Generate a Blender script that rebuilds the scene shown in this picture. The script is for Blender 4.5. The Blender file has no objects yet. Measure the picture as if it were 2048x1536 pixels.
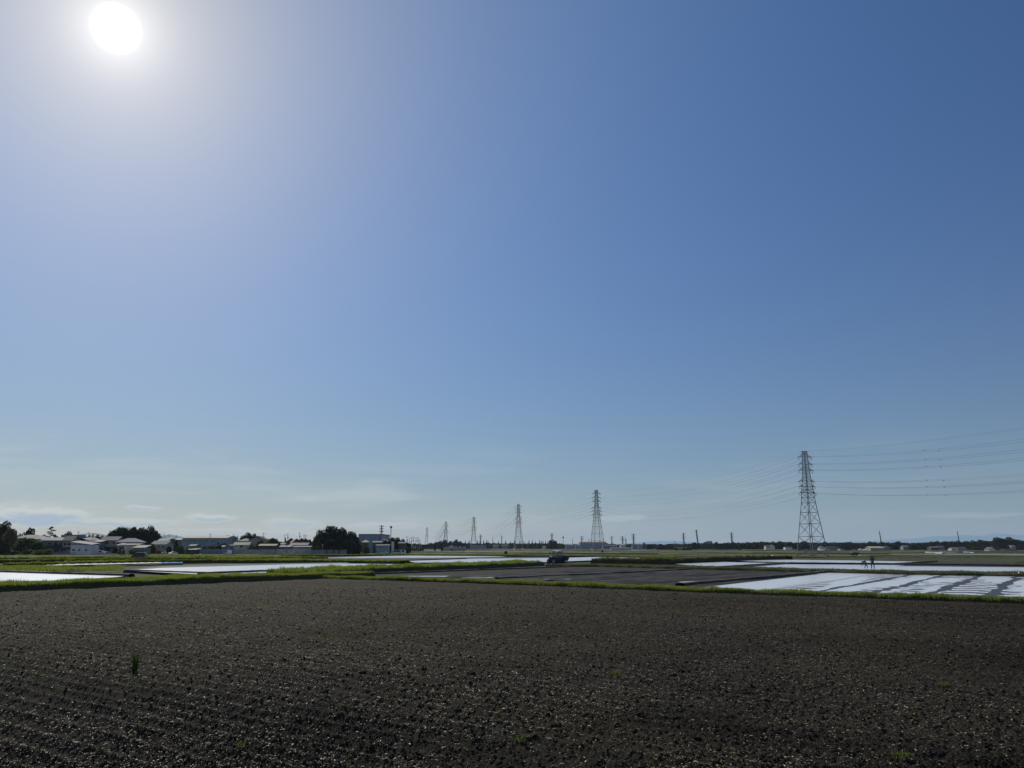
import bpy, math, random
import numpy as np
from mathutils import Vector, Matrix

SC = bpy.context.scene
C = SC.collection
R = math.radians
random.seed(11)

# ------------------------------------------------------------------ camera
F, CX, CY = 1547.0, 1024.0, 768.0          # focal length and centre, in pixels of the 2048 px photograph
PITCH = math.atan(325.0 / F)
EYE = 3.0
SP, CP = math.sin(PITCH), math.cos(PITCH)
cam_d = bpy.data.cameras.new('camera')
cam = bpy.data.objects.new('camera', cam_d)
C.objects.link(cam)
cam.location = (0, 0, EYE)
cam.rotation_euler = (math.pi / 2 + PITCH, 0, 0)
cam_d.sensor_width = 36.0
cam_d.lens = 36.0 * F / 2048.0
cam_d.clip_start = 0.1
cam_d.clip_end = 60000
SC.camera = cam

def ray(px, py):
    dx, dy = px - CX, CY - py
    return Vector((dx, F * CP - dy * SP, F * SP + dy * CP))

def G(px, py, z=0.0):
    "point of the level z seen at a pixel"
    d = ray(px, py)
    t = (z - EYE) / d.z
    return Vector((d.x * t, d.y * t, z))

def at(px, py, Y):
    "point at distance Y seen at a pixel"
    d = ray(px, py)
    t = Y / d.y
    return Vector((d.x * t, Y, EYE + d.z * t))

def hz(py, Y):
    return at(CX, py, Y).z

def pix(x, y, z=0.0):
    f = y * CP + (z - EYE) * SP
    u = -y * SP + (z - EYE) * CP
    return CX + F * x / f, CY - F * u / f

# ------------------------------------------------------------------ sun, sky
sd = ray(232, 57).normalized()
SUN_EL = math.asin(sd.z)
SUN_AZ = math.atan2(sd.x, sd.y)            # negative: left of the view axis
sun_d = bpy.data.lights.new('sun', 'SUN')
sun_d.energy = 3.6
sun_d.angle = R(0.5)
sun_d.color = (1.0, 0.95, 0.86)
sun = bpy.data.objects.new('sun', sun_d)
C.objects.link(sun)
sun.rotation_euler = sd.to_track_quat('Z', 'Y').to_euler()

class NT:
    "small helper to write node maths as expressions"
    def __init__(s, nt): s.nt = nt
    def new(s, t, **k):
        n = s.nt.nodes.new(t)
        for a, b in k.items(): setattr(n, a, b)
        return n
    def put(s, sock, v):
        if isinstance(v, E): s.nt.links.new(v.s, sock)
        elif isinstance(v, bpy.types.NodeSocket): s.nt.links.new(v, sock)
        else: sock.default_value = v
    def m(s, op, a, b=None, c=None, clamp=False):
        n = s.new('ShaderNodeMath', operation=op, use_clamp=clamp)
        s.put(n.inputs[0], a)
        if b is not None: s.put(n.inputs[1], b)
        if c is not None: s.put(n.inputs[2], c)
        return E(s, n.outputs[0])
    def sep(s, v):
        n = s.new('ShaderNodeSeparateXYZ'); s.put(n.inputs[0], v)
        return [E(s, o) for o in n.outputs]
    def comb(s, x, y, z):
        n = s.new('ShaderNodeCombineXYZ')
        for i, v in enumerate((x, y, z)): s.put(n.inputs[i], v)
        return n.outputs[0]
    def noise(s, vec, scale, detail=3, rough=0.5, dist=0.0):
        n = s.new('ShaderNodeTexNoise')
        if vec is not None: s.put(n.inputs['Vector'], vec)
        n.inputs['Scale'].default_value = scale
        n.inputs['Detail'].default_value = detail
        n.inputs['Roughness'].default_value = rough
        n.inputs['Distortion'].default_value = dist
        return E(s, n.outputs['Fac'])
    def ss(s, v, lo, hi, a=0.0, b=1.0):
        n = s.new('ShaderNodeMapRange', interpolation_type='SMOOTHSTEP')
        s.put(n.inputs['Value'], v)
        n.inputs['From Min'].default_value = lo; n.inputs['From Max'].default_value = hi
        n.inputs['To Min'].default_value = a; n.inputs['To Max'].default_value = b
        return E(s, n.outputs[0])
    def mix(s, f, a, b, blend='MIX'):
        n = s.new('ShaderNodeMix', data_type='RGBA', blend_type=blend)
        s.put(n.inputs['Factor'], f)
        for i, v in ((6, a), (7, b)):
            if isinstance(v, tuple): v = (v[0], v[1], v[2], 1.0)
            s.put(n.inputs[i], v)
        return n.outputs[2]

class E:
    def __init__(s, t, sock): s.t, s.s = t, sock
    def __add__(s, o): return s.t.m('ADD', s, o)
    def __radd__(s, o): return s.t.m('ADD', s, o)
    def __sub__(s, o): return s.t.m('SUBTRACT', s, o)
    def __rsub__(s, o): return s.t.m('SUBTRACT', o, s)
    def __mul__(s, o): return s.t.m('MULTIPLY', s, o)
    def __rmul__(s, o): return s.t.m('MULTIPLY', s, o)
    def __truediv__(s, o): return s.t.m('DIVIDE', s, o)

SKY_STRENGTH = 0.1
W = bpy.data.worlds.new('World'); SC.world = W; W.use_nodes = True
w = NT(W.node_tree)
for n in list(W.node_tree.nodes): W.node_tree.nodes.remove(n)
out = w.new('ShaderNodeOutputWorld'); bg = w.new('ShaderNodeBackground')
W.node_tree.links.new(bg.outputs[0], out.inputs[0])
sky = w.new('ShaderNodeTexSky', sky_type='NISHITA', sun_disc=False)
sky.sun_elevation = SUN_EL
sky.sun_rotation = SUN_AZ
sky.altitude = 20; sky.air_density = 1.0; sky.dust_density = 0.6; sky.ozone_density = 2.2
bg.inputs['Strength'].default_value = SKY_STRENGTH
tc = w.new('ShaderNodeTexCoord')
D = tc.outputs['Generated']
dx, dy, dz = w.sep(D)
dotn = w.new('ShaderNodeVectorMath', operation='DOT_PRODUCT')
w.put(dotn.inputs[0], D); dotn.inputs[1].default_value = tuple(sd)
ang = w.m('ARCCOSINE', w.m('MINIMUM', E(w, dotn.outputs['Value']), 0.999999))   # angle from the sun, radians
az = w.m('ARCTAN2', dx, dy); el = w.m('ARCSINE', dz)
# brightening of the air round the sun (forward scattering) and the blinding disc itself
def expf(v, k): return w.m('EXPONENT', v * (-1.0 / k))
def scaled(col, fac):
    n = w.new('ShaderNodeVectorMath', operation='SCALE'); n.inputs[0].default_value = col; w.put(n.inputs['Scale'], fac); return n.outputs[0]
def vop(op, a, b):
    n = w.new('ShaderNodeVectorMath', operation=op); w.put(n.inputs[0], a); w.put(n.inputs[1], b); return n.outputs[0]
low = expf(w.m('MAXIMUM', el, 0.0), R(12.0))
K = 1.0 / SKY_STRENGTH
base = vop('MULTIPLY', sky.outputs[0], vop('ADD', scaled((0.084, -0.056, -0.522), low), (0.075, 0.158, 0.419)))
base = vop('ADD', base, scaled((0.1755 * K, 0.2698 * K, 0.4085 * K), low))
base = vop('ADD', base, scaled((0.4597 * K, 0.0630 * K, -0.6551 * K), expf(ang, R(12.0))))
base = vop('ADD', base, scaled((0.1305 * K, 0.3444 * K, 0.6181 * K), expf(ang, R(34.0))))
base = vop('MAXIMUM', base, (0.1, 0.1, 0.1))
base = vop('ADD', base, scaled((0.15 * K, 0.18 * K, 0.21 * K), w.ss(ang, R(72), R(115))))      # fill light added to the sky opposite the sun, lifting shaded walls
disc = w.ss(ang, R(0.8), R(1.5), 1.0, 0.0) * 60.0
base = vop('MULTIPLY', base, (1.0, 0.99, 0.99))
col = vop('ADD', base, scaled((1.0, 1.0, 1.0), expf(ang, R(1.45)) * 7.0 + disc))
col = vop('ADD', col, scaled((0.45, 0.95, 1.7), expf(ang, R(4.5)) * 1.8))
# thin cirrus veil and low clouds near the horizon
vcoord = w.comb(az * 3.0, el * 26.0, 0.3)
veil = w.ss(w.noise(vcoord, 1.6, 5, 0.55, 0.3), 0.46, 0.75) * w.ss(el, R(0.5), R(2.0)) * w.ss(el, R(9.0), R(3.0), 0.0, 1.0) * w.ss(az, R(8), R(-25), 0.15, 0.6)
warp = w.comb(az * 30.0, el * 90.0, 1.7)
wn1 = w.noise(warp, 1.0, 5, 0.6); wn2 = w.noise(w.comb(az * 30.0 + 9.0, el * 90.0, 4.1), 1.0, 5, 0.6)
CLOUDS = [(60, 1031, 120, 19, 1.0), (288, 1016, 34, 6, .7), (423, 1036, 52, 9, .9), (1240, 1036, 60, 8, .3),
          (585, 1046, 75, 12, .55), (770, 1052, 95, 9, .5), (230, 1045, 130, 11, .7), (1940, 1030, 90, 5, .14), (480, 1064, 190, 7, .5),
          (180, 955, 300, 10, .15), (850, 938, 220, 12, .08)]
cw = None; cs = None
for (px, py, hw, hh, st) in CLOUDS:
    a0 = math.atan2(ray(px, py).x, ray(px, py).y); e0 = math.asin(ray(px, py).normalized().z)
    wa = hw / 1590.0; we = hh / 1600.0
    ea = (az - a0 + (wn2 - 0.5) * (wa * 0.9)) / wa
    ee = (el - e0 + (wn1 - 0.5) * (we * 2.2)) / we
    d = ea * ea + ee * ee
    m_ = w.ss(d, 1.15, 0.35) * st
    shade = m_ * w.ss(ee, 0.45, -0.25) * w.ss(d, 0.9, 0.2)
    cw = m_ if cw is None else w.m('MAXIMUM', cw, m_)
    cs = shade if cs is None else w.m('MAXIMUM', cs, shade)
cw = w.m('MAXIMUM', cw, veil)
col = w.mix(w.m('MULTIPLY', cw, 0.85), col, (6.0, 6.4, 6.4))
col = w.mix(cs * 0.85, col, (3.7, 4.75, 6.0))
w.put(bg.inputs['Color'], col)

SC.view_settings.view_transform = 'Standard'
SC.view_settings.look = 'None'
SC.view_settings.exposure = 0.0
SC.view_settings.gamma = 1.0
SC.cycles.max_bounces = 6
SC.cycles.volume_bounces = 0
SC.cycles.transparent_max_bounces = 6
SC.cycles.use_denoising = True
# ------------------------------------------------------------------ tools
def material(name, color, rough=0.9, var=0.25, scale=1.0, detail=3, bump=0.0, bscale=None, spec=0.5, metal=0.0, trans=None, color2=None, stretch=None):
    m = bpy.data.materials.new(name); m.use_nodes = True
    t = NT(m.node_tree)
    b = m.node_tree.nodes['Principled BSDF']
    tcn = t.new('ShaderNodeTexCoord'); v = tcn.outputs['Object']
    if stretch:
        mp = t.new('ShaderNodeMapping'); t.put(mp.inputs[0], v); mp.inputs['Scale'].default_value = stretch[:3]
        if len(stretch) > 3: mp.inputs['Rotation'].default_value = (0, 0, stretch[3])
        v = mp.outputs[0]
    n = t.noise(v, scale, detail, 0.6)
    c2 = color2 or tuple(c * (1 - var) for c in color)
    c1 = color if color2 else tuple(min(1, c * (1 + var)) for c in color)
    t.put(b.inputs['Base Color'], t.mix(t.ss(n, 0.35, 0.65), c2, c1))
    b.inputs['Roughness'].default_value = rough
    b.inputs['Metallic'].default_value = metal
    b.inputs['Specular IOR Level'].default_value = spec
    if bump:
        bn = t.new('ShaderNodeBump'); bn.inputs['Strength'].default_value = bump; bn.inputs['Distance'].default_value = 0.05
        t.put(bn.inputs['Height'], t.noise(v, bscale or scale * 4, 4, 0.65)); t.put(b.inputs['Normal'], bn.outputs[0])
    if trans:
        tr = t.new('ShaderNodeBsdfTranslucent'); tr.inputs[0].default_value = (*trans, 1)
        mx = t.new('ShaderNodeAddShader'); o = m.node_tree.nodes['Material Output']
        m.node_tree.links.new(b.outputs[0], mx.inputs[0]); m.node_tree.links.new(tr.outputs[0], mx.inputs[1])
        m.node_tree.links.new(mx.outputs[0], o.inputs[0])
    return m

def tag(o, label=None, cat=None, group=None, kind=None):
    if label: o['label'] = label
    if cat: o['category'] = cat
    if group: o['group'] = group
    if kind: o['kind'] = kind
    return o

def empty(name, loc, rz=0.0):
    o = bpy.data.objects.new(name, None); C.objects.link(o)
    o.location = loc; o.rotation_euler = (0, 0, rz); o.empty_display_size = 0.5
    return o

def link(name, me, m=None, parent=None, smooth=False):
    if m is not None:
        for k in (m if isinstance(m, (list, tuple)) else [m]): me.materials.append(k)
    o = bpy.data.objects.new(name, me); C.objects.link(o)
    if parent is not None: o.parent = parent
    if smooth: me.polygons.foreach_set('use_smooth', [True] * len(me.polygons))
    return o

def np_mesh(name, V, Fc, mats=None):
    "V (n,3), Fc (m,k) arrays; all faces have k corners"
    me = bpy.data.meshes.new(name)
    V = np.asarray(V, dtype=np.float32); Fc = np.asarray(Fc, dtype=np.int32)
    k = Fc.shape[1]
    me.vertices.add(len(V)); me.vertices.foreach_set('co', V.ravel())
    me.loops.add(Fc.size); me.loops.foreach_set('vertex_index', Fc.ravel())
    me.polygons.add(len(Fc)); me.polygons.foreach_set('loop_start', np.arange(0, Fc.size, k, dtype=np.int32))
    if mats is not None: me.polygons.foreach_set('material_index', np.asarray(mats, dtype=np.int32))
    me.update(calc_edges=True)
    return me

class MB:
    "collects solids, builds them as one mesh"
    def __init__(s): s.v, s.f = [], []
    def add(s, vs, fs):
        n = len(s.v); s.v += [tuple(p) for p in vs]; s.f += [tuple(i + n for i in q) for q in fs]; return s
    def box(s, x0, x1, y0, y1, z0, z1):
        return s.add([(x0, y0, z0), (x1, y0, z0), (x1, y1, z0), (x0, y1, z0), (x0, y0, z1), (x1, y0, z1), (x1, y1, z1), (x0, y1, z1)],
                     [(0, 3, 2, 1), (4, 5, 6, 7), (0, 1, 5, 4), (1, 2, 6, 5), (2, 3, 7, 6), (3, 0, 4, 7)])
    def prism(s, poly, z0, z1):
        n = len(poly)
        return s.add([(p[0], p[1], z0) for p in poly] + [(p[0], p[1], z1) for p in poly],
                     [tuple(range(n))[::-1], tuple(range(n, 2 * n))] + [(i, (i + 1) % n, n + (i + 1) % n, n + i) for i in range(n)])
    def xprism(s, prof, x0, x1):
        "profile of (y, z) points swept along x"
        n = len(prof)
        return s.add([(x0, p[0], p[1]) for p in prof] + [(x1, p[0], p[1]) for p in prof],
                     [tuple(range(n)), tuple(range(n, 2 * n))[::-1]] + [(i, n + i, n + (i + 1) % n, (i + 1) % n) for i in range(n)])
    def bar(s, a, b, w, n=4, w2=None):
        a, b = Vector(a), Vector(b); d = (b - a)
        if d.length < 1e-6: return s
        d.normalize(); up = Vector((0, 0, 1)) if abs(d.z) < .95 else Vector((1, 0, 0))
        x = d.cross(up).normalized(); y = d.cross(x)
        w2 = w if w2 is None else w2; vs = []
        for p, r in ((a, w), (b, w2)):
            for i in range(n):
                t = 2 * math.pi * (i + .5) / n; vs.append(p + x * (math.cos(t) * r) + y * (math.sin(t) * r))
        return s.add(vs, [tuple(range(n))[::-1], tuple(range(n, 2 * n))] + [(i, (i + 1) % n, n + (i + 1) % n, n + i) for i in range(n)])
    def tube(s, pts, w, n=4):
        pts = [Vector(p) for p in pts]; base = len(s.v); m = len(pts); vs = []; fs = []
        for k, p in enumerate(pts):
            d = (pts[min(k + 1, m - 1)] - pts[max(k - 1, 0)]).normalized()
            up = Vector((0, 0, 1)) if abs(d.z) < .95 else Vector((1, 0, 0))
            x = d.cross(up).normalized(); y = d.cross(x)
            for i in range(n):
                t = 2 * math.pi * i / n; vs.append(p + x * (math.cos(t) * w) + y * (math.sin(t) * w))
            if k:
                for i in range(n): fs.append(((k - 1) * n + i, (k - 1) * n + (i + 1) % n, k * n + (i + 1) % n, k * n + i))
        return s.add(vs, fs)
    def cyl(s, c, axis, r, h, n=16):
        c = Vector(c); a = Vector(axis).normalized() * (h / 2)
        return s.bar(c - a, c + a, r, n)
    def build(s, name, m=None, parent=None, smooth=False):
        me = bpy.data.meshes.new(name); me.from_pydata(s.v, [], s.f); me.update()
        return link(name, me, m, parent, smooth)

def copy_tree(o, parent=None):
    c = o.copy(); C.objects.link(c)
    if parent is not None: c.parent = parent
    for ch in list(o.children): copy_tree(ch, c)
    return c

# value noise on arrays
def _h(ix, iy, s):
    n = (ix.astype(np.int64) * 374761393 + iy.astype(np.int64) * 668265263 + s * 1274126177) & 0xffffffff
    n = ((n ^ (n >> 13)) * 1274126177) & 0xffffffff
    n = n ^ (n >> 16)
    return (n & 0xffffff) / float(0xffffff)
def vn(x, y, s=0):
    ix, iy = np.floor(x), np.floor(y); fx, fy = x - ix, y - iy
    fx = fx * fx * (3 - 2 * fx); fy = fy * fy * (3 - 2 * fy)
    a = _h(ix, iy, s); b = _h(ix + 1, iy, s); c = _h(ix, iy + 1, s); d = _h(ix + 1, iy + 1, s)
    return (a * (1 - fx) + b * fx) * (1 - fy) + (c * (1 - fx) + d * fx) * fy
def fbm(x, y, o=4, s=0):
    r = 0; a = 1; t = 0
    for i in range(o):
        r = r + a * vn(x * 2 ** i, y * 2 ** i, s + i); t += a; a *= .5
    return r / t
def bumps(x, y, s=0, rmax=0.5):
    "rounded lumps: one per cell, of random size and place"
    ix, iy = np.floor(x), np.floor(y); out = np.zeros_like(x)
    for dx in (-1, 0, 1):
        for dy in (-1, 0, 1):
            cx, cy = ix + dx, iy + dy
            px_ = cx + _h(cx, cy, s); py_ = cy + _h(cx, cy, s + 1); r = rmax * (0.35 + 0.65 * _h(cx, cy, s + 2))
            k = 0.6 + 0.8 * _h(cx, cy, s + 3)
            d2 = (((x - px_) * k) ** 2 + ((y - py_) / k) ** 2) / (r * r)
            out = np.maximum(out, r * np.sqrt(np.maximum(0, 1 - d2)))
    return out

UD = R(-35.0)
U = Vector((math.cos(UD), math.sin(UD), 0)); V_ = Vector((-math.sin(UD), math.cos(UD), 0))

# ------------------------------------------------------------------ materials
M = {}
def soil_material(name, dry, damp, rows=0.0, rowdepth=0.0):
    "crumbly earth: fine grain, damp and dry patches, tractor passes 3.4 m wide; rows: spacing of worked rows"
    m = bpy.data.materials.new(name); m.use_nodes = True; t = NT(m.node_tree); b = m.node_tree.nodes['Principled BSDF']
    v = t.new('ShaderNodeTexCoord').outputs['Object']
    mp = t.new('ShaderNodeMapping'); t.put(mp.inputs[0], v); mp.inputs['Rotation'].default_value = (0, 0, -UD)
    a, c, _ = t.sep(mp.outputs[0])
    big = t.noise(v, 0.16, 5, 0.6); passes = t.noise(t.comb(a * 0.03, c * 0.55, 1.0), 1.0, 3, 0.6); grain = t.noise(v, 26.0, 4, 0.7)
    f = big * 0.9 + passes * 0.75 + grain * 0.9 - a * 0.007
    col = t.mix(t.ss(f, 0.95, 1.6), damp, dry)
    grn = t.ss(t.noise(v, 0.11, 4, 0.6) - a * 0.010, 0.50, 0.72)
    col = t.mix(grn * 0.3, col, (dry[0] * 1.05, dry[1] * 1.25, dry[2] * 0.7))   # moss and seedlings too small to see singly
    t.put(b.inputs['Base Color'], col); b.inputs['Roughness'].default_value = 0.95; b.inputs['Specular IOR Level'].default_value = 0.08
    bn = t.new('ShaderNodeBump'); bn.inputs['Strength'].default_value = 1.0; bn.inputs['Distance'].default_value = 0.03 if not rows else 0.12
    h = t.noise(v, 55.0, 4, 0.7) if not rows else t.noise(v, 6.0, 4, 0.7) * 0.5 + t.m('PINGPONG', a * (1.0 / rows) + t.noise(t.comb(a * .3, c * .05, 0.), 1., 2), 0.5) * rowdepth
    t.put(bn.inputs['Height'], h); t.put(b.inputs['Normal'], bn.outputs[0])
    return m
M['soil'] = soil_material('tilled_soil', (0.048, 0.039, 0.029), (0.012, 0.010, 0.008))
M['worked_soil'] = soil_material('worked_wet_soil', (0.038, 0.036, 0.033), (0.011, 0.011, 0.011), 1.9, 2.2)
M['wet_soil'] = material('wet_soil', (0.066, 0.060, 0.053), 0.8, 0.3, 0.8, 5, 1.0, 4.0, color2=(0.030, 0.028, 0.026), spec=0.12, stretch=(3.0, 0.25, 1, -UD))
M['mud'] = material('dark_mud', (0.030, 0.026, 0.022), 0.9, 0.3, 1.0)
M['grass_ground'] = material('grass_ground', (0.065, 0.078, 0.028), 1.0, 0.5, 0.08, 6, color2=(0.060, 0.055, 0.032), spec=0.1)
M['bank'] = material('grass_bank', (0.045, 0.058, 0.020), 1.0, 0.5, 0.5, 5, 0.8, 6, color2=(0.045, 0.042, 0.024), spec=0.1)
M['dry_bank'] = material('dry_grass_bank', (0.085, 0.075, 0.045), 1.0, 0.5, 0.6, 5, 0.8, 5, color2=(0.055, 0.058, 0.030), spec=0.1)
M['blade'] = material('grass_blades', (0.115, 0.140, 0.032), 0.8, 0.4, 0.7, 3, trans=(0.10, 0.12, 0.014), color2=(0.080, 0.092, 0.030), spec=0.2)
M['blade_dry'] = material('dry_grass_blades', (0.11, 0.10, 0.050), 0.8, 0.4, 0.7, 3, trans=(0.05, 0.05, 0.018), color2=(0.06, 0.075, 0.025), spec=0.2)
M['leaf_dark'] = material('dark_foliage', (0.017, 0.027, 0.012), 0.85, 0.4, 0.35, 3, trans=(0.006, 0.011, 0.002), spec=0.12)
M['leaf_mid'] = material('green_foliage', (0.034, 0.050, 0.016), 0.85, 0.4, 0.35, 3, trans=(0.022, 0.034, 0.005), spec=0.12)
M['leaf_light'] = material('light_foliage', (0.075, 0.090, 0.025), 0.85, 0.3, 0.35, 3, trans=(0.06, 0.07, 0.010), spec=0.12)
M['leaf_brown'] = material('brownish_foliage', (0.120, 0.095, 0.055), 0.8, 0.3, 0.35, 3, trans=(0.05, 0.04, 0.02), spec=0.2)
M['bark'] = material('bark', (0.09, 0.075, 0.06), 0.95, 0.3, 2.0)
M['straw'] = material('straw', (0.44, 0.37, 0.24), 0.7, 0.35, 3.0, color2=(0.16, 0.125, 0.08), trans=(0.05, 0.045, 0.025))
M['steel'] = material('galvanised_steel', (0.20, 0.215, 0.225), 0.5, 0.15, 0.5, metal=0.4)
M['dark_steel'] = material('weathered_dark_steel', (0.045, 0.05, 0.055), 0.6, 0.2, 0.5, metal=0.2)
M['wire'] = material('aluminium_conductor', (0.12, 0.13, 0.14), 0.6, 0.1, 0.2)
M['seedling'] = material('seedling_leaves', (0.075, 0.095, 0.03), 0.9, 0.3, 0.7, 3, trans=(0.05, 0.06, 0.01), spec=0.1)
M['insul'] = material('insulator_porcelain', (0.10, 0.08, 0.07), 0.3, 0.1, 1)
M['concrete'] = material('concrete', (0.36, 0.35, 0.33), 0.9, 0.15, 0.8)
M['redwhite'] = material('faded_red_paint', (0.42, 0.14, 0.11), 0.7, 0.15, 0.5)
M['white'] = material('white_paint', (0.62, 0.62, 0.61), 0.6, 0.08, 0.6)
M['cream'] = material('cream_render', (0.52, 0.48, 0.40), 0.85, 0.12, 0.6)
M['beige'] = material('beige_siding', (0.30, 0.28, 0.25), 0.85, 0.12, 0.6)
M['greyw'] = material('grey_siding', (0.19, 0.205, 0.23), 0.8, 0.12, 0.6)
M['bluew'] = material('blue_grey_cladding', (0.20, 0.26, 0.32), 0.6, 0.12, 0.6)
M['brownw'] = material('brown_timber', (0.09, 0.06, 0.045), 0.85, 0.2, 0.8)
M['roof_grey'] = material('grey_roof_tiles', (0.11, 0.11, 0.115), 0.75, 0.15, 1.5, spec=0.2)
M['roof_dark'] = material('dark_roof_tiles', (0.045, 0.045, 0.052), 0.7, 0.15, 1.5, spec=0.2)
M['roof_pale'] = material('pale_metal_roof', (0.18, 0.19, 0.195), 0.8, 0.08, 1.0, spec=0.2)
M['roof_cream'] = material('cream_metal_roof', (0.50, 0.46, 0.34), 0.9, 0.08, 1.0, spec=0.2)
M['roof_green'] = material('pale_green_metal_roof', (0.17, 0.21, 0.16), 0.8, 0.1, 1.0, spec=0.2)
M['roof_red'] = material('faded_red_roof', (0.20, 0.11, 0.10), 0.8, 0.12, 1.0, spec=0.2)
M['frame'] = material('window_frame', (0.45, 0.45, 0.44), 0.5, 0.05, 1)
M['plastic'] = material('white_plastic_sheet', (0.32, 0.33, 0.33), 0.8, 0.08, 2.0, bump=0.4, bscale=3)
M['tarp'] = material('blue_tarpaulin', (0.03, 0.20, 0.42), 0.9, 0.15, 1.0, spec=0.1)
def glass(name, col):
    m = bpy.data.materials.new(name); m.use_nodes = True; t = NT(m.node_tree); b = m.node_tree.nodes['Principled BSDF']
    tcn = t.new('ShaderNodeTexCoord')
    t.put(b.inputs['Base Color'], t.mix(t.noise(tcn.outputs['Object'], 1.3, 2), col, tuple(c * 1.6 for c in col)))
    b.inputs['Roughness'].default_value = 0.08; return m
M['glass'] = glass('dark_window_glass', (0.02, 0.025, 0.03))

def water_material(name, ripple, tint=(0.66, 0.67, 0.67), rough=0.10, mud=False):  # near-white base colour stands in for bright sky reflected in the water
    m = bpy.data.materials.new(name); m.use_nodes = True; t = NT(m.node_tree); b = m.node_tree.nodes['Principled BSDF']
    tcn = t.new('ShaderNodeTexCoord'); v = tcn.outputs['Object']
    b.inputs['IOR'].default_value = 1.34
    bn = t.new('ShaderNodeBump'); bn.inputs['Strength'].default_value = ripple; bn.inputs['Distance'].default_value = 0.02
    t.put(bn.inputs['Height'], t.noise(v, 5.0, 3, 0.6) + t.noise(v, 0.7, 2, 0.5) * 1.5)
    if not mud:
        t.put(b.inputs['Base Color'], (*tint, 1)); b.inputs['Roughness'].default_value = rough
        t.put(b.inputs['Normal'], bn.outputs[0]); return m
    # shallow flooded field: mud ridges left by the puddling show above the water along the rows
    mp = t.new('ShaderNodeMapping'); t.put(mp.inputs[0], v); mp.inputs['Rotation'].default_value = (0, 0, -UD)
    u, vv, _ = t.sep(mp.outputs[0])
    warp = t.noise(t.comb(u * 0.5, vv * 0.12, 0.0), 1.0, 3, 0.6)
    ph = u * (1 / 3.3) + warp * 0.6
    row = t.m('PINGPONG', ph, 0.5)                                   # 0 at a row ridge
    width = t.noise(t.comb(u * 0.6, vv * 0.08, 5.0), 1.0, 2) * 0.30 - 0.045
    ridge = t.ss(t.m('SUBTRACT', row, width), 0.012, -0.012)
    # cross tyre-lug pattern, only in patches towards the right half
    cross = t.m('PINGPONG', vv * (1 / 3.1) + t.noise(t.comb(u * 0.8, vv * 0.25, 3.0), 1.0, 2) * 0.9, 0.5)
    patch = t.noise(t.comb(u * 0.30, vv * 0.035, 2.0), 1.0, 3)
    cr = t.ss(cross, 0.25, 0.20) * t.ss(patch, 0.47, 0.53)
    blot = t.ss(t.noise(t.comb(u * 0.55, vv * 0.42, 8.0), 1.0, 5, 0.65), 0.66, 0.70) * t.ss(patch, 0.45, 0.55)
    f = t.m('MAXIMUM', t.m('MAXIMUM', ridge, cr), blot)
    left = t.ss(u, -19.5, -15.5)                                       # the side nearest the levee lies deeper
    f = f * t.m('MAXIMUM', left, 0.0)
    t.put(b.inputs['Base Color'], t.mix(f, (0.80, 0.80, 0.79), (0.060, 0.055, 0.052)))  # water part whitened to imitate reflected sky; mud keeps its own colour
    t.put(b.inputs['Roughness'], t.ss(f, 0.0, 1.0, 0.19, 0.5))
    t.put(b.inputs['Normal'], bn.outputs[0])
    return m
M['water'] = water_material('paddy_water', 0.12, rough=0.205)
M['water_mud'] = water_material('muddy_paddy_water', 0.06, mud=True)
rv0 = random.Random(9)
# ------------------------------------------------------------------ the ground
def sheet(name, pts, z, m):
    mb = MB(); mb.add([(p[0], p[1], z) for p in pts], [tuple(range(len(pts)))])
    o = mb.build(name, m); o['kind'] = 'structure'; return o

gm = bpy.data.meshes.new('ground')
rg = [0, 60, 200, 500, 1200, 3000, 8000, 20000]
gv = []; gf = []; NS = 48
for r in rg[1:]:
    for i in range(NS): a = 2 * math.pi * i / NS; gv.append((r * math.sin(a), r * math.cos(a), -0.3))
gv.append((0, 0, -0.3)); cidx = len(gv) - 1
for i in range(NS): gf.append((cidx, (i + 1) % NS, i))
for k in range(len(rg) - 2):
    for i in range(NS): j = (i + 1) % NS; gf.append((k * NS + i, k * NS + j, (k + 1) * NS + j, (k + 1) * NS + i))
gm.from_pydata(gv, [], gf); gm.update()
tag(link('ground', gm, M['grass_ground']), kind='structure')

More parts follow.
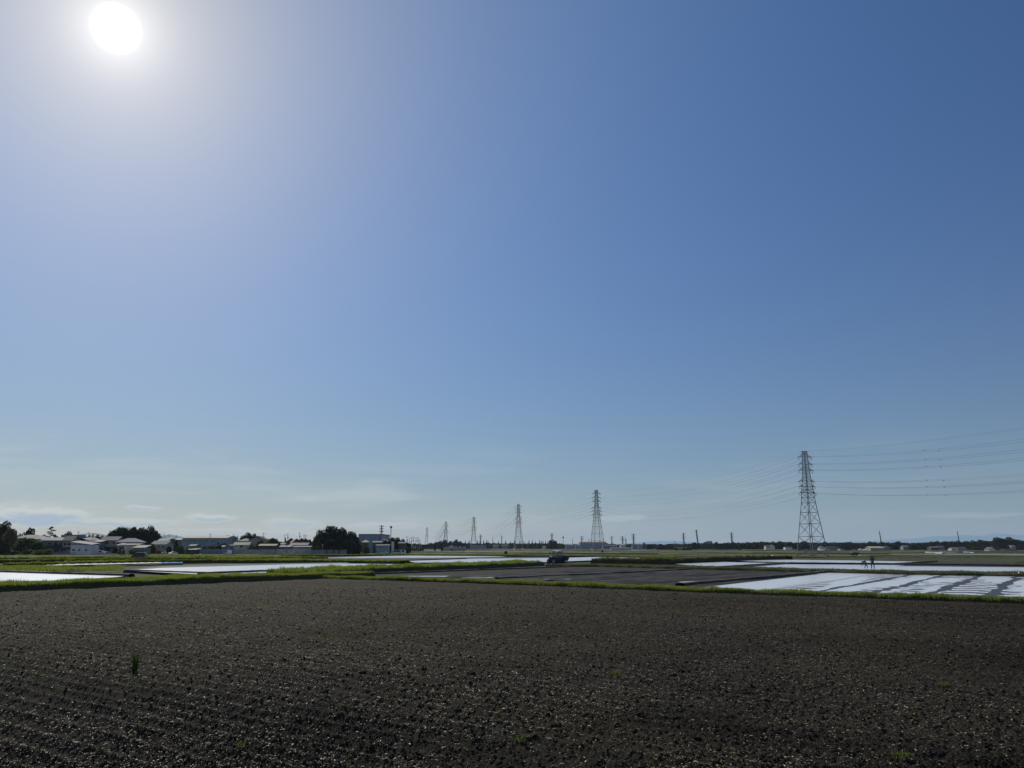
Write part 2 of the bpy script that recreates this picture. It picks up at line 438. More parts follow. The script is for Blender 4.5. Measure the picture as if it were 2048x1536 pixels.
# -- foreground field: clods and tine marks as real relief, finer near the camera
A_LINE = [(-400, 1196), (0, 1184), (200, 1175.5), (450, 1162.5), (640, 1157.5), (1000, 1168.5), (1400, 1185.5), (1700, 1195.5), (2048, 1207.5), (2500, 1226)]
A_PTS = [G(x, y) for x, y in A_LINE]
corner = A_PTS[4]
def beyond(x, y):
    "metres past the edge of the field (positive outside)"
    dR = (x - corner.x) * V_.x + (y - corner.y) * V_.y          # past the right-hand bank
    nL = Vector((-U.x, -U.y))
    dL = (x - corner.x) * nL.x + (y - corner.y) * nL.y          # past the left-hand bank
    return np.maximum(dR, dL)
def soil_height(x, y):
    wob = (fbm(x * 0.35, y * 0.35, 2, 5) - .5) * 0.5
    u = x * U.x + y * U.y; v = x * V_.x + y * V_.y
    rough = 0.55 + 0.9 * fbm(x * 0.12 + 7, y * 0.12, 3, 20)
    left = np.clip((-x * 0.45 + 21 - y) / 8, 0, 1) * np.clip((1.5 - x) / 4.5, 0, 1)
    z = (fbm(x * 0.25, y * 0.25, 3, 1) - .5) * 0.10
    rough = rough * (1 - .45 * left)
    z += 0.026 * (1 - 2 * np.abs(np.sin((v + wob * .3) * math.pi / 0.55)) ** .8) * (0.75 + 2.5 * left)
    z += 0.020 * np.sin((v + wob * 1.5) * 2 * math.pi / 3.4) 
    z += (fbm(x * 11, y * 11, 4, 40) - .5) * 0.085 * rough
    z += bumps(x * 2.6, y * 2.6, 60, .42) / 2.6 * 0.10 * rough * (fbm(x * .5, y * .5, 2, 90) > .42)
    z += bumps(x * 6.5, y * 6.5, 70, .5) / 6.5 * 0.16 * rough
    z += bumps(x * 13, y * 13, 80, .5) / 13 * 0.6 * rough + bumps(x * 24, y * 24, 85, .55) / 24 * 0.9
    return z
rows = [6.0]
while rows[-1] < 84: rows.append(rows[-1] + max(0.016, 0.0013 * rows[-1]))
rows = np.array(rows); TH = np.arange(R(-43), R(43), 0.0013)
rr, tt = np.meshgrid(rows, TH, indexing='ij')
X, Y = rr * np.sin(tt), rr * np.cos(tt)
B_ = beyond(X, Y)
Z = soil_height(X, Y) - 0.02
Z -= np.clip(B_ - 0.1, 0, 1) * 0.3
ni, nj = X.shape
idx = np.arange(ni * nj).reshape(ni, nj)
Fq = np.stack([idx[:-1, :-1], idx[:-1, 1:], idx[1:, 1:], idx[1:, :-1]], -1).reshape(-1, 4)[:, ::-1]
keep = (B_[:-1, :-1] < 1.0).ravel()
VV = np.stack([X, Y, Z], -1).reshape(-1, 3); Fq = Fq[keep]
used = np.zeros(len(VV), bool); used[Fq.ravel()] = True; remap = np.cumsum(used) - 1
tag(link('tilled_field', np_mesh('tilled_field', VV[used], remap[Fq]), M['soil'], smooth=True), kind='structure')
del VV, Fq, X, Y, Z, B_

rng = np.random.default_rng(5)
def in_furrow(x, y):
    wob = (fbm(x * 0.35, y * 0.35, 2, 5) - .5) * 0.5; v = x * V_.x + y * V_.y
    return np.abs(np.sin((v + wob * .3) * math.pi / 0.55))
def scatter_field(n, r0, r1, half=R(40), p=1.0):
    "random places on the field, density falling with distance"
    k = rng.random(n); r = r0 * (r1 / r0) ** (k ** p); a = (rng.random(n) * 2 - 1) * half
    x, y = r * np.sin(a), r * np.cos(a)
    ok = beyond(x, y) < -0.3
    return x[ok], y[ok], r[ok]

def slivers(x, y, z, L, Wd, lift, tilt=0.35):
    "thin flat bits: one bent quad pair each"
    n = len(x); a = rng.random(n) * 2 * math.pi; e = (rng.random(n) - .3) * tilt
    dx, dy, dz = np.cos(a) * np.cos(e) * L / 2, np.sin(a) * np.cos(e) * L / 2, np.sin(e) * L / 2
    s = np.sign(rng.random(n) - .5); wx, wy, wz = -np.sin(a) * Wd / 2, np.cos(a) * Wd / 2, (rng.random(n) - .5) * Wd * .6
    c = np.stack([x, y, z + lift + np.abs(dz)], -1)
    D_ = np.stack([dx, dy, dz], -1); W_ = np.stack([wx, wy, wz], -1)
    V = np.stack([c - D_ - W_, c - D_ + W_, c + W_ + [0, 0, 1] * (L * .12)[:, None], c - W_ + [0, 0, 1] * (L * .12)[:, None], c + D_ + W_ * .6, c + D_ - W_ * .6], 1).reshape(-1, 3)
    b = np.arange(n)[:, None] * 6
    Fc = np.concatenate([b + [0, 3, 2, 1], b + [3, 5, 4, 2]], 0)
    return V, Fc
x, y, r = scatter_field(300000, 8.0, 66, p=0.92)
sel = rng.random(len(x)) < (0.15 + 1.5 * np.clip(fbm(x * .35, y * .35, 3, 33) - .25, 0, 1)) * (1.25 - in_furrow(x, y) * .8); x, y, r = x[sel], y[sel], r[sel]
q = rng.random(len(x))
V, Fc = slivers(x, y, soil_height(x, y) - .02, (0.015 + 0.055 * q ** 3) * (0.85 + r / 70), (0.004 + 0.009 * rng.random(len(x)) ** 1.5) * (.8 + .6 * q) + r * 0.00003, 0.008)
tag(link('straw_litter', np_mesh('straw_litter', V, Fc), M['straw']), 'pale chopped straw strewn over the dark tilled field', 'straw', kind='stuff')

# clods: lumpy stones of earth
def ico():
    t = (1 + 5 ** .5) / 2
    v = np.array([(-1, t, 0), (1, t, 0), (-1, -t, 0), (1, -t, 0), (0, -1, t), (0, 1, t), (0, -1, -t), (0, 1, -t), (t, 0, -1), (t, 0, 1), (-t, 0, -1), (-t, 0, 1)], float)
    v /= np.linalg.norm(v[0])
    f = [(0, 11, 5), (0, 5, 1), (0, 1, 7), (0, 7, 10), (0, 10, 11), (1, 5, 9), (5, 11, 4), (11, 10, 2), (10, 7, 6), (7, 1, 8), (3, 9, 4), (3, 4, 2), (3, 2, 6), (3, 6, 8), (3, 8, 9), (4, 9, 5), (2, 4, 11), (6, 2, 10), (8, 6, 7), (9, 8, 1)]
    return v, np.array(f)
IV, IF = ico()
x, y, r = scatter_field(45000, 8.0, 60, p=0.85)
sz = (0.006 + 0.024 * rng.random(len(x)) ** 3) * (0.8 + r / 50)
big = rng.random(len(x)) < 0.003; sz[big] = sz[big] * 1.5 + .02
n = len(x); J = 1 + (rng.random((n, 12, 1)) - .5) * .7
S3 = sz[:, None] * np.stack([.8 + .6 * rng.random(n), .8 + .6 * rng.random(n), .5 + .4 * rng.random(n)], -1)
V = IV[None] * J * S3[:, None, :] + np.stack([x, y, soil_height(x, y) - .02 + sz * .25], -1)[:, None, :]
Fc = (IF[None] + (np.arange(n) * 12)[:, None, None]).reshape(-1, 3)
tag(link('soil_clods', np_mesh('soil_clods', V.reshape(-1, 3), Fc), M['soil']), 'loose dark clods of earth lying on the tilled field', 'clods', kind='stuff')

def blades(P, h, wd, lean=0.5, seg=1):
    "grass blades: two-part bent triangles at the points P"
    n = len(P); a = rng.random(n) * 2 * math.pi; la = rng.random(n) * 2 * math.pi; le = h * lean * rng.random(n)
    w = np.stack([np.cos(a) * wd, np.sin(a) * wd, np.zeros(n)], -1) / 2
    lv = np.stack([np.cos(la) * le, np.sin(la) * le, np.zeros(n)], -1)
    up = np.stack([np.zeros(n), np.zeros(n), h], -1)
    V = np.stack([P - w, P + w, P + up * .6 + lv * .4 + w * .7, P + up * .6 + lv * .4 - w * .7, P + up + lv], 1).reshape(-1, 3)
    b = np.arange(n)[:, None] * 5
    T = np.concatenate([b + [0, 1, 2], b + [0, 2, 3], b + [3, 2, 4]], 0)
    return V, T
# seedlings: a thin green cast in patches, densest at the left of the field
x, y, r = scatter_field(150000, 8.5, 60, p=0.95)
k = np.clip((fbm(x * .22, y * .22, 3, 77) - .42) * 4, 0, 1) * np.clip(0.35 + (-x) / 12, 0.06, 1.0)
sel = rng.random(len(x)) < k; x, y, r = x[sel], y[sel], r[sel]
V, Fc = blades(np.stack([x, y, soil_height(x, y) - .02], -1), 0.02 + 0.04 * rng.random(len(x)), (0.008 + 0.012 * rng.random(len(x))) * (1 + r / 80), 1.2)
tag(link('weed_seedlings', np_mesh('weed_seedlings', V, Fc), M['seedling']), 'sparse green weed seedlings tinting the bare field', 'seedlings', kind='stuff')

# single weeds standing in the field
def weed(px, py, h, wd, nb, label, m, lean=.5, upright=False):
    p = G(px, py); zz = float(soil_height(np.array([p.x]), np.array([p.y]))[0]) - .03
    a = rng.random(nb) * 2 * math.pi; q = rng.random(nb) ** .7 * wd * (.35 if upright else 1)
    P = np.stack([np.cos(a) * q, np.sin(a) * q, np.zeros(nb)], -1)
    hh = h * (0.4 + .6 * rng.random(nb)) * (1 - .5 * q / wd)
    if upright:     # leafy stems fanning out of one root, long narrow leaves set along them
        Vs, Fs, n0 = [], [], 0
        for k in range(15):
            an = rng.random() * 6.28; tip = np.array([math.cos(an) * wd * rng.random(), math.sin(an) * wd * rng.random(), h * (.55 + .45 * rng.random())])
            b0 = np.array([math.cos(an) * .03, math.sin(an) * .03, 0]); n2 = 16; zq = .12 + .88 * rng.random(n2); Q = b0 + (tip - b0) * zq[:, None]; 
            V2, F2 = blades(Q, 0.05 + .07 * rng.random(n2), 0.014 + .014 * rng.random(n2), 1.5); Vs.append(V2); Fs.append(F2 + n0); n0 += len(V2)
            V3_, F3 = blades(np.array([b0]), np.array([tip[2]]), np.array([.012]), 0); V3_[-1] = tip; V3_[2] = V3_[3] = (b0 + tip) / 2; V3_[2][0] += .006; Vs.append(V3_); Fs.append(F3 + n0); n0 += len(V3_)
        V, Fc = np.concatenate(Vs), np.concatenate(Fs)
    else: V, Fc = blades(P, hh, 0.012 + 0.012 * rng.random(nb), lean)
    o = link('weed_clump', np_mesh('weed_clump', V, Fc), m); o.location = (p.x, p.y, zz)
    tag(o, label, 'weed', 'single weeds on the tilled field')
weed(268, 1348, .60, .15, 170, 'tall dark green weed standing alone on the tilled field', M['leaf_mid'], .35, True)
weed(438, 1382, .12, .16, 60, 'low pale green weed a little beyond the tall dark one, nearer the camera', M['seedling'], 1.2)
weed(1231, 1348, .13, .18, 90, 'flat green weed in the middle distance right of the field centre', M['seedling'], 1.3)
weed(486, 1488, .10, .12, 70, 'small yellowish weed near the bottom edge, left of centre', M['seedling'], 1.2)
weed(1043, 1478, .12, .15, 80, 'low tuft of weed near the bottom edge at the centre', M['seedling'], 1.2)
weed(1886, 1370, .12, .14, 90, 'green weed on the bare soil at the far right', M['seedling'], 1.2)
weed(1806, 1512, .13, .17, 110, 'spreading green weed close to the bottom right corner', M['seedling'], 1.3)

# -- flooded and bare fields beyond the banks
def px_poly(name, pp, z, m): return sheet(name, [G(x, y, z) for x, y in pp], z, m)
# dark wet worked soil between the right-hand bank and the track
px_poly('worked_field', [(600, 1156), (700, 1141), (1095, 1126), (1200, 1128), (1420, 1136), (1660, 1142), (1380, 1178), (1000, 1163)], -0.012, M['worked_soil'])
px_poly('bare_field', [(1790, 1132.0), (1880, 1123.5), (2300, 1126), (2500, 1138), (2048, 1134.4)], 0.012, M['wet_soil'])
px_poly('dark_field', [(610, 1115.2), (900, 1114.6), (1110, 1113.5), (1115, 1116), (940, 1118.5), (820, 1121.5), (600, 1119)], -0.004, M['wet_soil'])
px_poly('dark_field', [(258, 1138.5), (330, 1131.5), (520, 1127), (700, 1124.6), (690, 1127.0), (500, 1130.8), (330, 1135.3)], -0.004, M['wet_soil'])
WATER = {
 'a': [(-700, 1190), (-500, 1136), (0, 1143.4), (110, 1147.2), (250, 1151.8), (235, 1154), (0, 1168)],
 'b': [(246, 1140.5), (330, 1135.5), (500, 1131), (600, 1128.2), (680, 1126.8), (780, 1128), (845, 1129.4), (760, 1136), (640, 1142), (420, 1150)],
 'c': [(640, 1114.6), (820, 1111.0), (1015, 1112.4), (1000, 1113.4), (900, 1115.2), (700, 1115.6)],
 'd': [(812, 1121.6), (950, 1117.4), (1120, 1115.6), (1200, 1113.6), (1348, 1117.3), (1345, 1118.6), (1200, 1120), (1095, 1124), (830, 1125)],
 'e': [(1470, 1121.3), (1570, 1119.3), (1700, 1120.9), (1855, 1123.6), (1800, 1128.6), (1573, 1126.2)],
 'f': [(1350, 1127.8), (1450, 1123.8), (1560, 1126.6), (1573, 1127.8), (1500, 1132), (1430, 1135)],
 'g': [(1500, 1134), (1573, 1128.4), (1800, 1129.9), (2048, 1133), (2500, 1139), (2600, 1158), (2048, 1146), (1750, 1141), (1600, 1137)],
 'h': [(1380, 1178), (1655, 1144.5), (2048, 1153.5), (2600, 1166), (2600, 1232), (2048, 1198), (1700, 1188)]}
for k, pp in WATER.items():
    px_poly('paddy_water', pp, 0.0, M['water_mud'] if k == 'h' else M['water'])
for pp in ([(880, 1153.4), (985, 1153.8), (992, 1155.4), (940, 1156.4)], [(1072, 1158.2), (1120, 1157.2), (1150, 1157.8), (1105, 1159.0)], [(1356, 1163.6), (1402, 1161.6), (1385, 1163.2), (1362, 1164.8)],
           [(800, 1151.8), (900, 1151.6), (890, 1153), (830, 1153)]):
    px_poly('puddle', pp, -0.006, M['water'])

def levee(name, pts, back, width, height, m, step=0.5, seed=0, z0=-0.3, slope=0.35):
    "earth bank along pts (its near foot), reaching back by width"
    P = [Vector(p) for p in pts]; S = [P[0]]
    for a, b in zip(P[:-1], P[1:]):
        n = max(1, int((b - a).length / step))
        for i in range(1, n + 1): S.append(a.lerp(b, i / n))
    S = np.array([(p.x, p.y) for p in S]); bk = np.array((back.x, back.y))
    offs = [0, slope * .5, slope, slope + (width - 2 * slope) * .33, slope + (width - 2 * slope) * .66, width - slope, width]
    hs = [z0, height * .45, height, height * 1.05, height * 1.0, height, z0]
    rowsv = []
    for k, (o_, h_) in enumerate(zip(offs, hs)):
        j = (fbm(S[:, 0] * 1.3 + k * 7, S[:, 1] * 1.3, 3, seed) - .5)
        j2 = (fbm(S[:, 0] * .9 + k * 3, S[:, 1] * .9, 3, seed + 9) - .5)
        q = S + bk * (o_ + j * slope * .9)[:, None]
        rowsv.append(np.column_stack([q, h_ + (0 if h_ < 0 else 1) * j2 * height * .5]))
    A = np.stack(rowsv, 1); n, k = A.shape[:2]
    ix = np.arange(n * k).reshape(n, k)
    Fc = np.stack([ix[:-1, :-1], ix[:-1, 1:], ix[1:, 1:], ix[1:, :-1]], -1).reshape(-1, 4)
    o = link(name, np_mesh(name, A.reshape(-1, 3), Fc), m, smooth=True); o['kind'] = 'structure'
    return A
def grass_on(A, n, h, wd, m, label, name='bank_grass', front=1.0, patch=0.25, foot=0.9):
    "blades scattered over a levee mesh"
    nn, k = A.shape[:2]
    i = rng.random(n) * (nn - 1.001); j = (foot + rng.random(n) ** front * (k - 1.01 - foot)); i0 = i.astype(int); j0 = np.minimum(j.astype(int), k - 2)
    fi, fj = (i - i0)[:, None], (j - j0)[:, None]
    P = (A[i0, j0] * (1 - fi) + A[i0 + 1, j0] * fi) * (1 - fj) + (A[i0, j0 + 1] * (1 - fi) + A[i0 + 1, j0 + 1] * fi) * fj
    dens = fbm(P[:, 0] * .5, P[:, 1] * .5, 3, 3); sel = rng.random(n) < np.clip((dens - patch * .5) * 2.5, 0.05, 1); P = P[sel]; dens = dens[sel]
    cl = vn(P[:, 0] * 1.7, P[:, 1] * 1.7, 44); hh = h * (0.3 + .7 * rng.random(len(P))) * (0.3 + 1.1 * dens ** 1.5 + .9 * cl ** 3)
    V, T = blades(P, hh, wd * (0.6 + .8 * rng.random(len(P))), .7)
    tag(link(name, np_mesh(name, V, T), m), label, 'grass', kind='stuff')
U3, V3 = U, V_
bankA = levee('field_bank', A_PTS[4:], V3, 1.5, 0.20, M['bank'], .4, 1)
grass_on(bankA, 52000, .19, .03, M['blade'], 'bright green grass along the low bank right of the field corner')
bankL = levee('field_bank', [A_PTS[4] + V_ * 0 + (A_PTS[4] - A_PTS[3]).normalized() * 6] + A_PTS[:5][::-1], -U3, 5.2, 0.38, M['bank'], .5, 2, slope=.5)
grass_on(bankL, 60000, .26, .035, M['blade'], 'green grass on the broad bank left of the field corner', foot=1.4)
Bp = [G(x, y) for x, y in ((600, 1156.5), (760, 1146), (950, 1138.5), (1092, 1131.2))]
bankB = levee('field_bank', Bp, -U3, 5.5, 0.5, M['bank'], .6, 3, slope=.5)
grass_on(bankB, 50000, .42, .06, M['blade'], 'rough dark green grass on the bank leading to the tractor', foot=2.0)
B2 = [G(x, y) for x, y in ((1180, 1124.6), (1270, 1125.4), (1360, 1126.6), (1440, 1122.6), (1500, 1120.6), (1572, 1118.4))]
b2 = levee('field_bank', B2, V3, 6.0, 0.6, M['bank'], .8, 4, slope=.6)
grass_on(b2, 22000, .40, .10, M['blade_dry'], 'coarse olive grass on the far bank between the tractor and the pylon')
Cp = [G(x, y) for x, y in ((1090, 1133.5), (1180, 1133.4), (1300, 1136.4), (1390, 1138.8), (1500, 1141.4), (1650, 1145.4), (1800, 1149), (2048, 1153.6), (2600, 1168))]
bc = levee('farm_track', Cp, V3, 7.0, 0.26, M['dry_bank'], .6, 5, slope=.4)
grass_on(bc, 42000, .16, .06, M['blade_dry'], 'short brown and green grass on the track behind the muddy paddy')
rw = MB(); qs, qe = G(790, 1160), G(1372, 1183); nr = int((qe - qs).length / 1.35)
for i in range(nr):
    c = qs + (qe - qs) * ((i + .3 * rv0.random()) / nr) + V_ * (2.4 + rv0.random()); ln = 34 + 7 * rv0.random(); seg = 14
    pts_ = [c + V_ * (ln * k / seg) + U * rv0.uniform(-.06, .06) for k in range(seg + 1)]
    w0 = [rv0.uniform(.14, .26) for _ in pts_]; h0 = [rv0.uniform(.03, .085) for _ in pts_]
    rw.add([tuple(p - U * b) [:2] + (-.02,) for p, b in zip(pts_, w0)] + [tuple(p)[:2] + (e,) for p, e in zip(pts_, h0)] + [tuple(p + U * b)[:2] + (-.02,) for p, b in zip(pts_, w0)],
           [(k, k + 1, seg + 2 + k, seg + 1 + k) for k in range(seg)] + [(seg + 1 + k, seg + 2 + k, 2 * seg + 3 + k, 2 * seg + 2 + k) for k in range(seg)])
tag(rw.build('soil_rows', M['mud']), kind='structure')
def L(pp, back, wd, h, seed, m=None): return levee('levee', [G(x, y) for x, y in pp], back, wd, h, m or M['mud'], .6, seed, slope=.18)
L(((735, 1149.3), (900, 1143), (1088, 1136), (1190, 1131.5)), -U3, .8, .16, 11)
L(((1000, 1158), (1122, 1151.8), (1250, 1146.3), (1388, 1138.8)), -U3, .8, .15, 12)
L(((1372, 1172), (1456, 1163.6), (1550, 1155.8), (1657, 1145.4)), -U3, 1.0, .20, 13)
L(((1500, 1125.0), (1573, 1127.4), (1800, 1129.4), (2048, 1132.4), (2500, 1138.5)), V3, .8, .24, 14)
L(((1430, 1136), (1500, 1131.6), (1573, 1127.6)), -U3, .8, .2, 15)
L(((1785, 1129.6), (1877, 1123.6)), -U3, .9, .22, 16)
L(((400, 1148.6), (560, 1141.8), (740, 1134.6), (845, 1130)), -U3, .7, .2, 17)
L(((-200, 1141), (0, 1144.5), (110, 1148), (255, 1152.2)), V3, .9, .22, 18)
L(((246, 1141), (420, 1147.2)), V3, .7, .15, 19)
L(((600, 1119.6), (820, 1121.4), (930, 1118)), V3, .8, .2, 20)
for k, pp in enumerate((((560, 1112.5), (700, 1111.8), (820, 1111.0), (1015, 1112.2), (1120, 1113.2), (1220, 1113.4), (1345, 1117.0)), ((0, 1133), (250, 1126), (420, 1123.5), (640, 1124.2), (800, 1125.5)),
        ((-100, 1120), (200, 1117.5), (420, 1117), (640, 1117.5)), ((-100, 1125), (100, 1123), (300, 1120.6), (520, 1119)))):
    A_ = levee('field_bank', [G(x, y) for x, y in pp], V3, 3.0, .32, M['bank'], 1.0, 30 + k, slope=.4)
    grass_on(A_, 14000, .35, .12, M['blade'], ('rough grass on the far bank edging the long narrow paddies', 'green grass beside the white seedbed sheet', 'olive grass strip in the meadow before the white house', 'tussocky grass strip just beyond the seedbed')[k])

# -- patchwork of distant fields on the same grid
mats = [material('field_green', (0.105, 0.135, 0.045), 1, .4, .05, 5, spec=.1), material('field_olive', (0.145, 0.145, 0.065), 1, .4, .05, 5, spec=.1),
        material('field_straw', (0.26, 0.235, 0.15), 1, .3, .05, 5, spec=.1), material('field_brown', (0.085, 0.07, 0.052), 1, .3, .05, 5, spec=.2),
        material('field_dark', (0.05, 0.046, 0.04), 0.8, .3, .05, 5), M['water'], M['mud'], M['bank']]
pv, pf, pm = [], [], []
rv = random.Random(4)
cu, cv = 70.0, 34.0
for iu in range(-34, 40):
    for iv in range(0, 64):
        shift = rv.uniform(-12, 12)
        u0, v0 = iu * cu + (iv % 3) * 9, iv * cv
        c = U * (u0 + cu / 2) + V_ * (v0 + cv / 2)
        if c.y < 120 or abs(c.x) > c.y * .85 + 60 or c.y > 1700: rv.random(); continue
        qx, qy = zip(*[pix(*(U * a + V_ * b).xy) for a, b in ((u0, v0), (u0 + cu, v0), (u0, v0 + cv), (u0 + cu, v0 + cv))])
        my, mx = max(qy), (min(qx) + max(qx)) / 2
        lim = 1121 if max(qx) < 560 else (1109.5 if max(qx) < 1420 else 1114.5)
        if my > lim or min(qy) < 1060: rv.random(); continue
        k = rv.random(); typ = 0 if k < .34 else 1 if k < .62 else 2 if k < .70 else 3 if k < .84 else 4 if k < .96 else 5
        if mx < 560 and typ in (4, 5): typ = 1
        g = .5
        Q = [U * a + V_ * b for a, b in ((u0 + g, v0 + g), (u0 + cu - g, v0 + g), (u0 + cu - g, v0 + cv - g), (u0 + g, v0 + cv - g))]
        n = len(pv); pv += [(q.x, q.y, -0.05) for q in Q]; pf.append((n, n + 1, n + 2, n + 3)); pm.append(typ)
        # low ridge along the near side
        hh = rv.choice((.0, .04, .08, .12, .22)); wq = rv.choice((.5, .8, 1.5)); a, b = U * (u0 - .4) + V_ * (v0 - .6), U * (u0 + cu + .4) + V_ * (v0 - .6)
        n = len(pv)
        for q, z in ((a, -.3), (b, -.3), (a + V_ * .35, hh), (b + V_ * .35, hh), (a + V_ * wq, hh), (b + V_ * wq, hh), (a + V_ * (wq + .4), -.3), (b + V_ * (wq + .4), -.3)): pv.append((q.x, q.y, z))
        pf += [(n, n + 1, n + 3, n + 2), (n + 2, n + 3, n + 5, n + 4), (n + 4, n + 5, n + 7, n + 6)]; pm += [rv.choice((6, 0, 1, 7))] * 3
me = np_mesh('distant_fields', pv, pf, pm)
tag(link('distant_fields', me, mats), kind='structure')

# rough herbage over the meadows on the left and along the middle distance
def tufts(n, x0, x1, y0, y1, hmax, wd, m, label, thr=.5):
    px_ = x0 + (x1 - x0) * rng.random(n); py_ = y0 + (y1 - y0) * rng.random(n)
    t = (EYE + .05) / ((py_ - 1093.0)) * 1580 / 0.9786 ** .0
    P = np.array([tuple(G(a, b, -.1)) for a, b in zip(px_, py_)])
    d = fbm(P[:, 0] * .09, P[:, 1] * .09, 3, 14); s = d > thr; P = P[s]
    rep = 14; P = np.repeat(P, rep, 0); P[:, :2] += rng.normal(0, .5, (len(P), 2))
    V, T = blades(P, hmax * (.3 + .7 * rng.random(len(P))), wd * (.6 + .8 * rng.random(len(P))), .8)
    tag(link('meadow_grass', np_mesh('meadow_grass', V, T), m), label, 'grass', kind='stuff')
tufts(2600, -60, 600, 1110.5, 1124, .45, .16, M['blade'], 'tufted green grass over the meadow before the village', .45)
tufts(1500, 560, 1700, 1101, 1109.5, .22, .2, M['blade_dry'], 'olive tussocks over the far meadow below the treeline', .45)
tufts(1600, -60, 240, 1133.5, 1142, .4, .12, M['blade'], 'green grass between the two paddies at the far left', .3)
tufts(900, 460, 760, 1119.5, 1124.5, .4, .12, M['blade'], 'green grass strip behind the long bright paddy', .3)
tufts(900, 1380, 2060, 1103, 1117, .22, .14, M['blade_dry'], 'dry olive grass round the foot of the near pylon', .45)

# far hills beyond the plain
hv, hf = [], []
prof = [(1560, 1092.4), (1640, 1086), (1780, 1080), (1830, 1077), (1870, 1072), (1900, 1073), (1930, 1070), (1960, 1072), (1985, 1067), (2010, 1068), (2040, 1074), (2100, 1071), (2200, 1078), (2350, 1092)]
def hills(prof, Yd, name, m, depth=2500):
    vs = []; n = len(prof)
    for off, k in ((-depth, 0), (-depth * .5, .55), (0, 1), (depth, 0)):
        for (a, b) in prof:
            p = at(a, b, Yd); vs.append((p.x, Yd + off, -.4 + (p.z + .4) * k))
    fs = [(r_ * n + i, r_ * n + i + 1, (r_ + 1) * n + i + 1, (r_ + 1) * n + i) for r_ in range(3) for i in range(n - 1)]
    me = bpy.data.meshes.new(name); me.from_pydata(vs, [], fs); me.update()
    tag(link(name, me, m), kind='structure')
M['hill'] = material('hazy_hill', (0.27, 0.41, 0.51), 1.0, .03, .0004, spec=0)  # distance haze put into the base colour as pale blue
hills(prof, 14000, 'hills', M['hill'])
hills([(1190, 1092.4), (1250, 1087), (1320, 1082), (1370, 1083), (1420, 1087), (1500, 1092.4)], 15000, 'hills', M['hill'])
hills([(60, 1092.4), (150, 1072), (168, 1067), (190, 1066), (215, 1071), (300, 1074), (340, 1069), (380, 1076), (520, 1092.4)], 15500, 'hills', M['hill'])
# ------------------------------------------------------------------ lattice pylons and their lines
GZ = -0.1
def lattice(mb, levels, rot, th, th2, zfun=None):
    "levels: (z, half side); square lattice tower with X bracing"
    def cor(k, z, h):
        a = rot + math.pi / 4 + k * math.pi / 2; r = h * math.sqrt(2)
        return Vector((r * math.cos(a), r * math.sin(a), z))
    for (z0, h0), (z1, h1) in zip(levels[:-1], levels[1:]):
        for k in range(4):
            mb.bar(cor(k, z0, h0), cor(k, z1, h1), th, 4)
            a, b = cor(k, z0, h0), cor(k + 1, z0, h0); c, d = cor(k, z1, h1), cor(k + 1, z1, h1)
            mb.bar(a, d, th2, 3); mb.bar(b, c, th2, 3)
            mb.bar(c, d, th2 * 1.15, 3)
    return mb
line_dir = {}
TWR = [(1606.5, 902, 1624, 1), (1192, 980, 1195, 2), (1036, 1008, 1037, 3), (946.5, 1034, 947, 4), (891, 1043, 891, 5), (853, 1055, 853, 6)]
HT = 35.2
tpos = []
for (tx, ty, bx, k) in TWR:
    lo, hi = 50.0, 3000.0
    for _ in range(60):
        mid = (lo + hi) / 2
        if hz(ty, mid) > HT: hi = mid
        else: lo = mid
    p = at(bx, 1098, lo); tpos.append(Vector((p.x, lo, GZ)))
T0 = tpos[0] + (tpos[0] - tpos[1]).normalized() * 175 + Vector((8, 0, 0))
TT = [T0] + tpos
ARMS = [(33.3, 2.45), (30.85, 2.5), (28.75, 2.55), (25.0, 2.85), (23.2, 2.95), (21.0, 3.1)]
def wfun(z):   # half side of the body at height z
    for (z0, a), (z1, b) in zip(PROF[:-1], PROF[1:]):
        if z0 <= z <= z1: return a + (b - a) * (z - z0) / (z1 - z0)
    return PROF[-1][1]
PROF = [(0, 3.45), (17.6, 1.62), (26.5, 0.92), (HT, 0.55)]
LV = [0, 2.2, 6.4, 10.6, 14.4, 17.6, 19.4, 21.0, 22.1, 23.2, 25.0, 26.4, 27.6, 28.75, 29.8, 30.85, 32.1, 33.3, 34.3, HT]
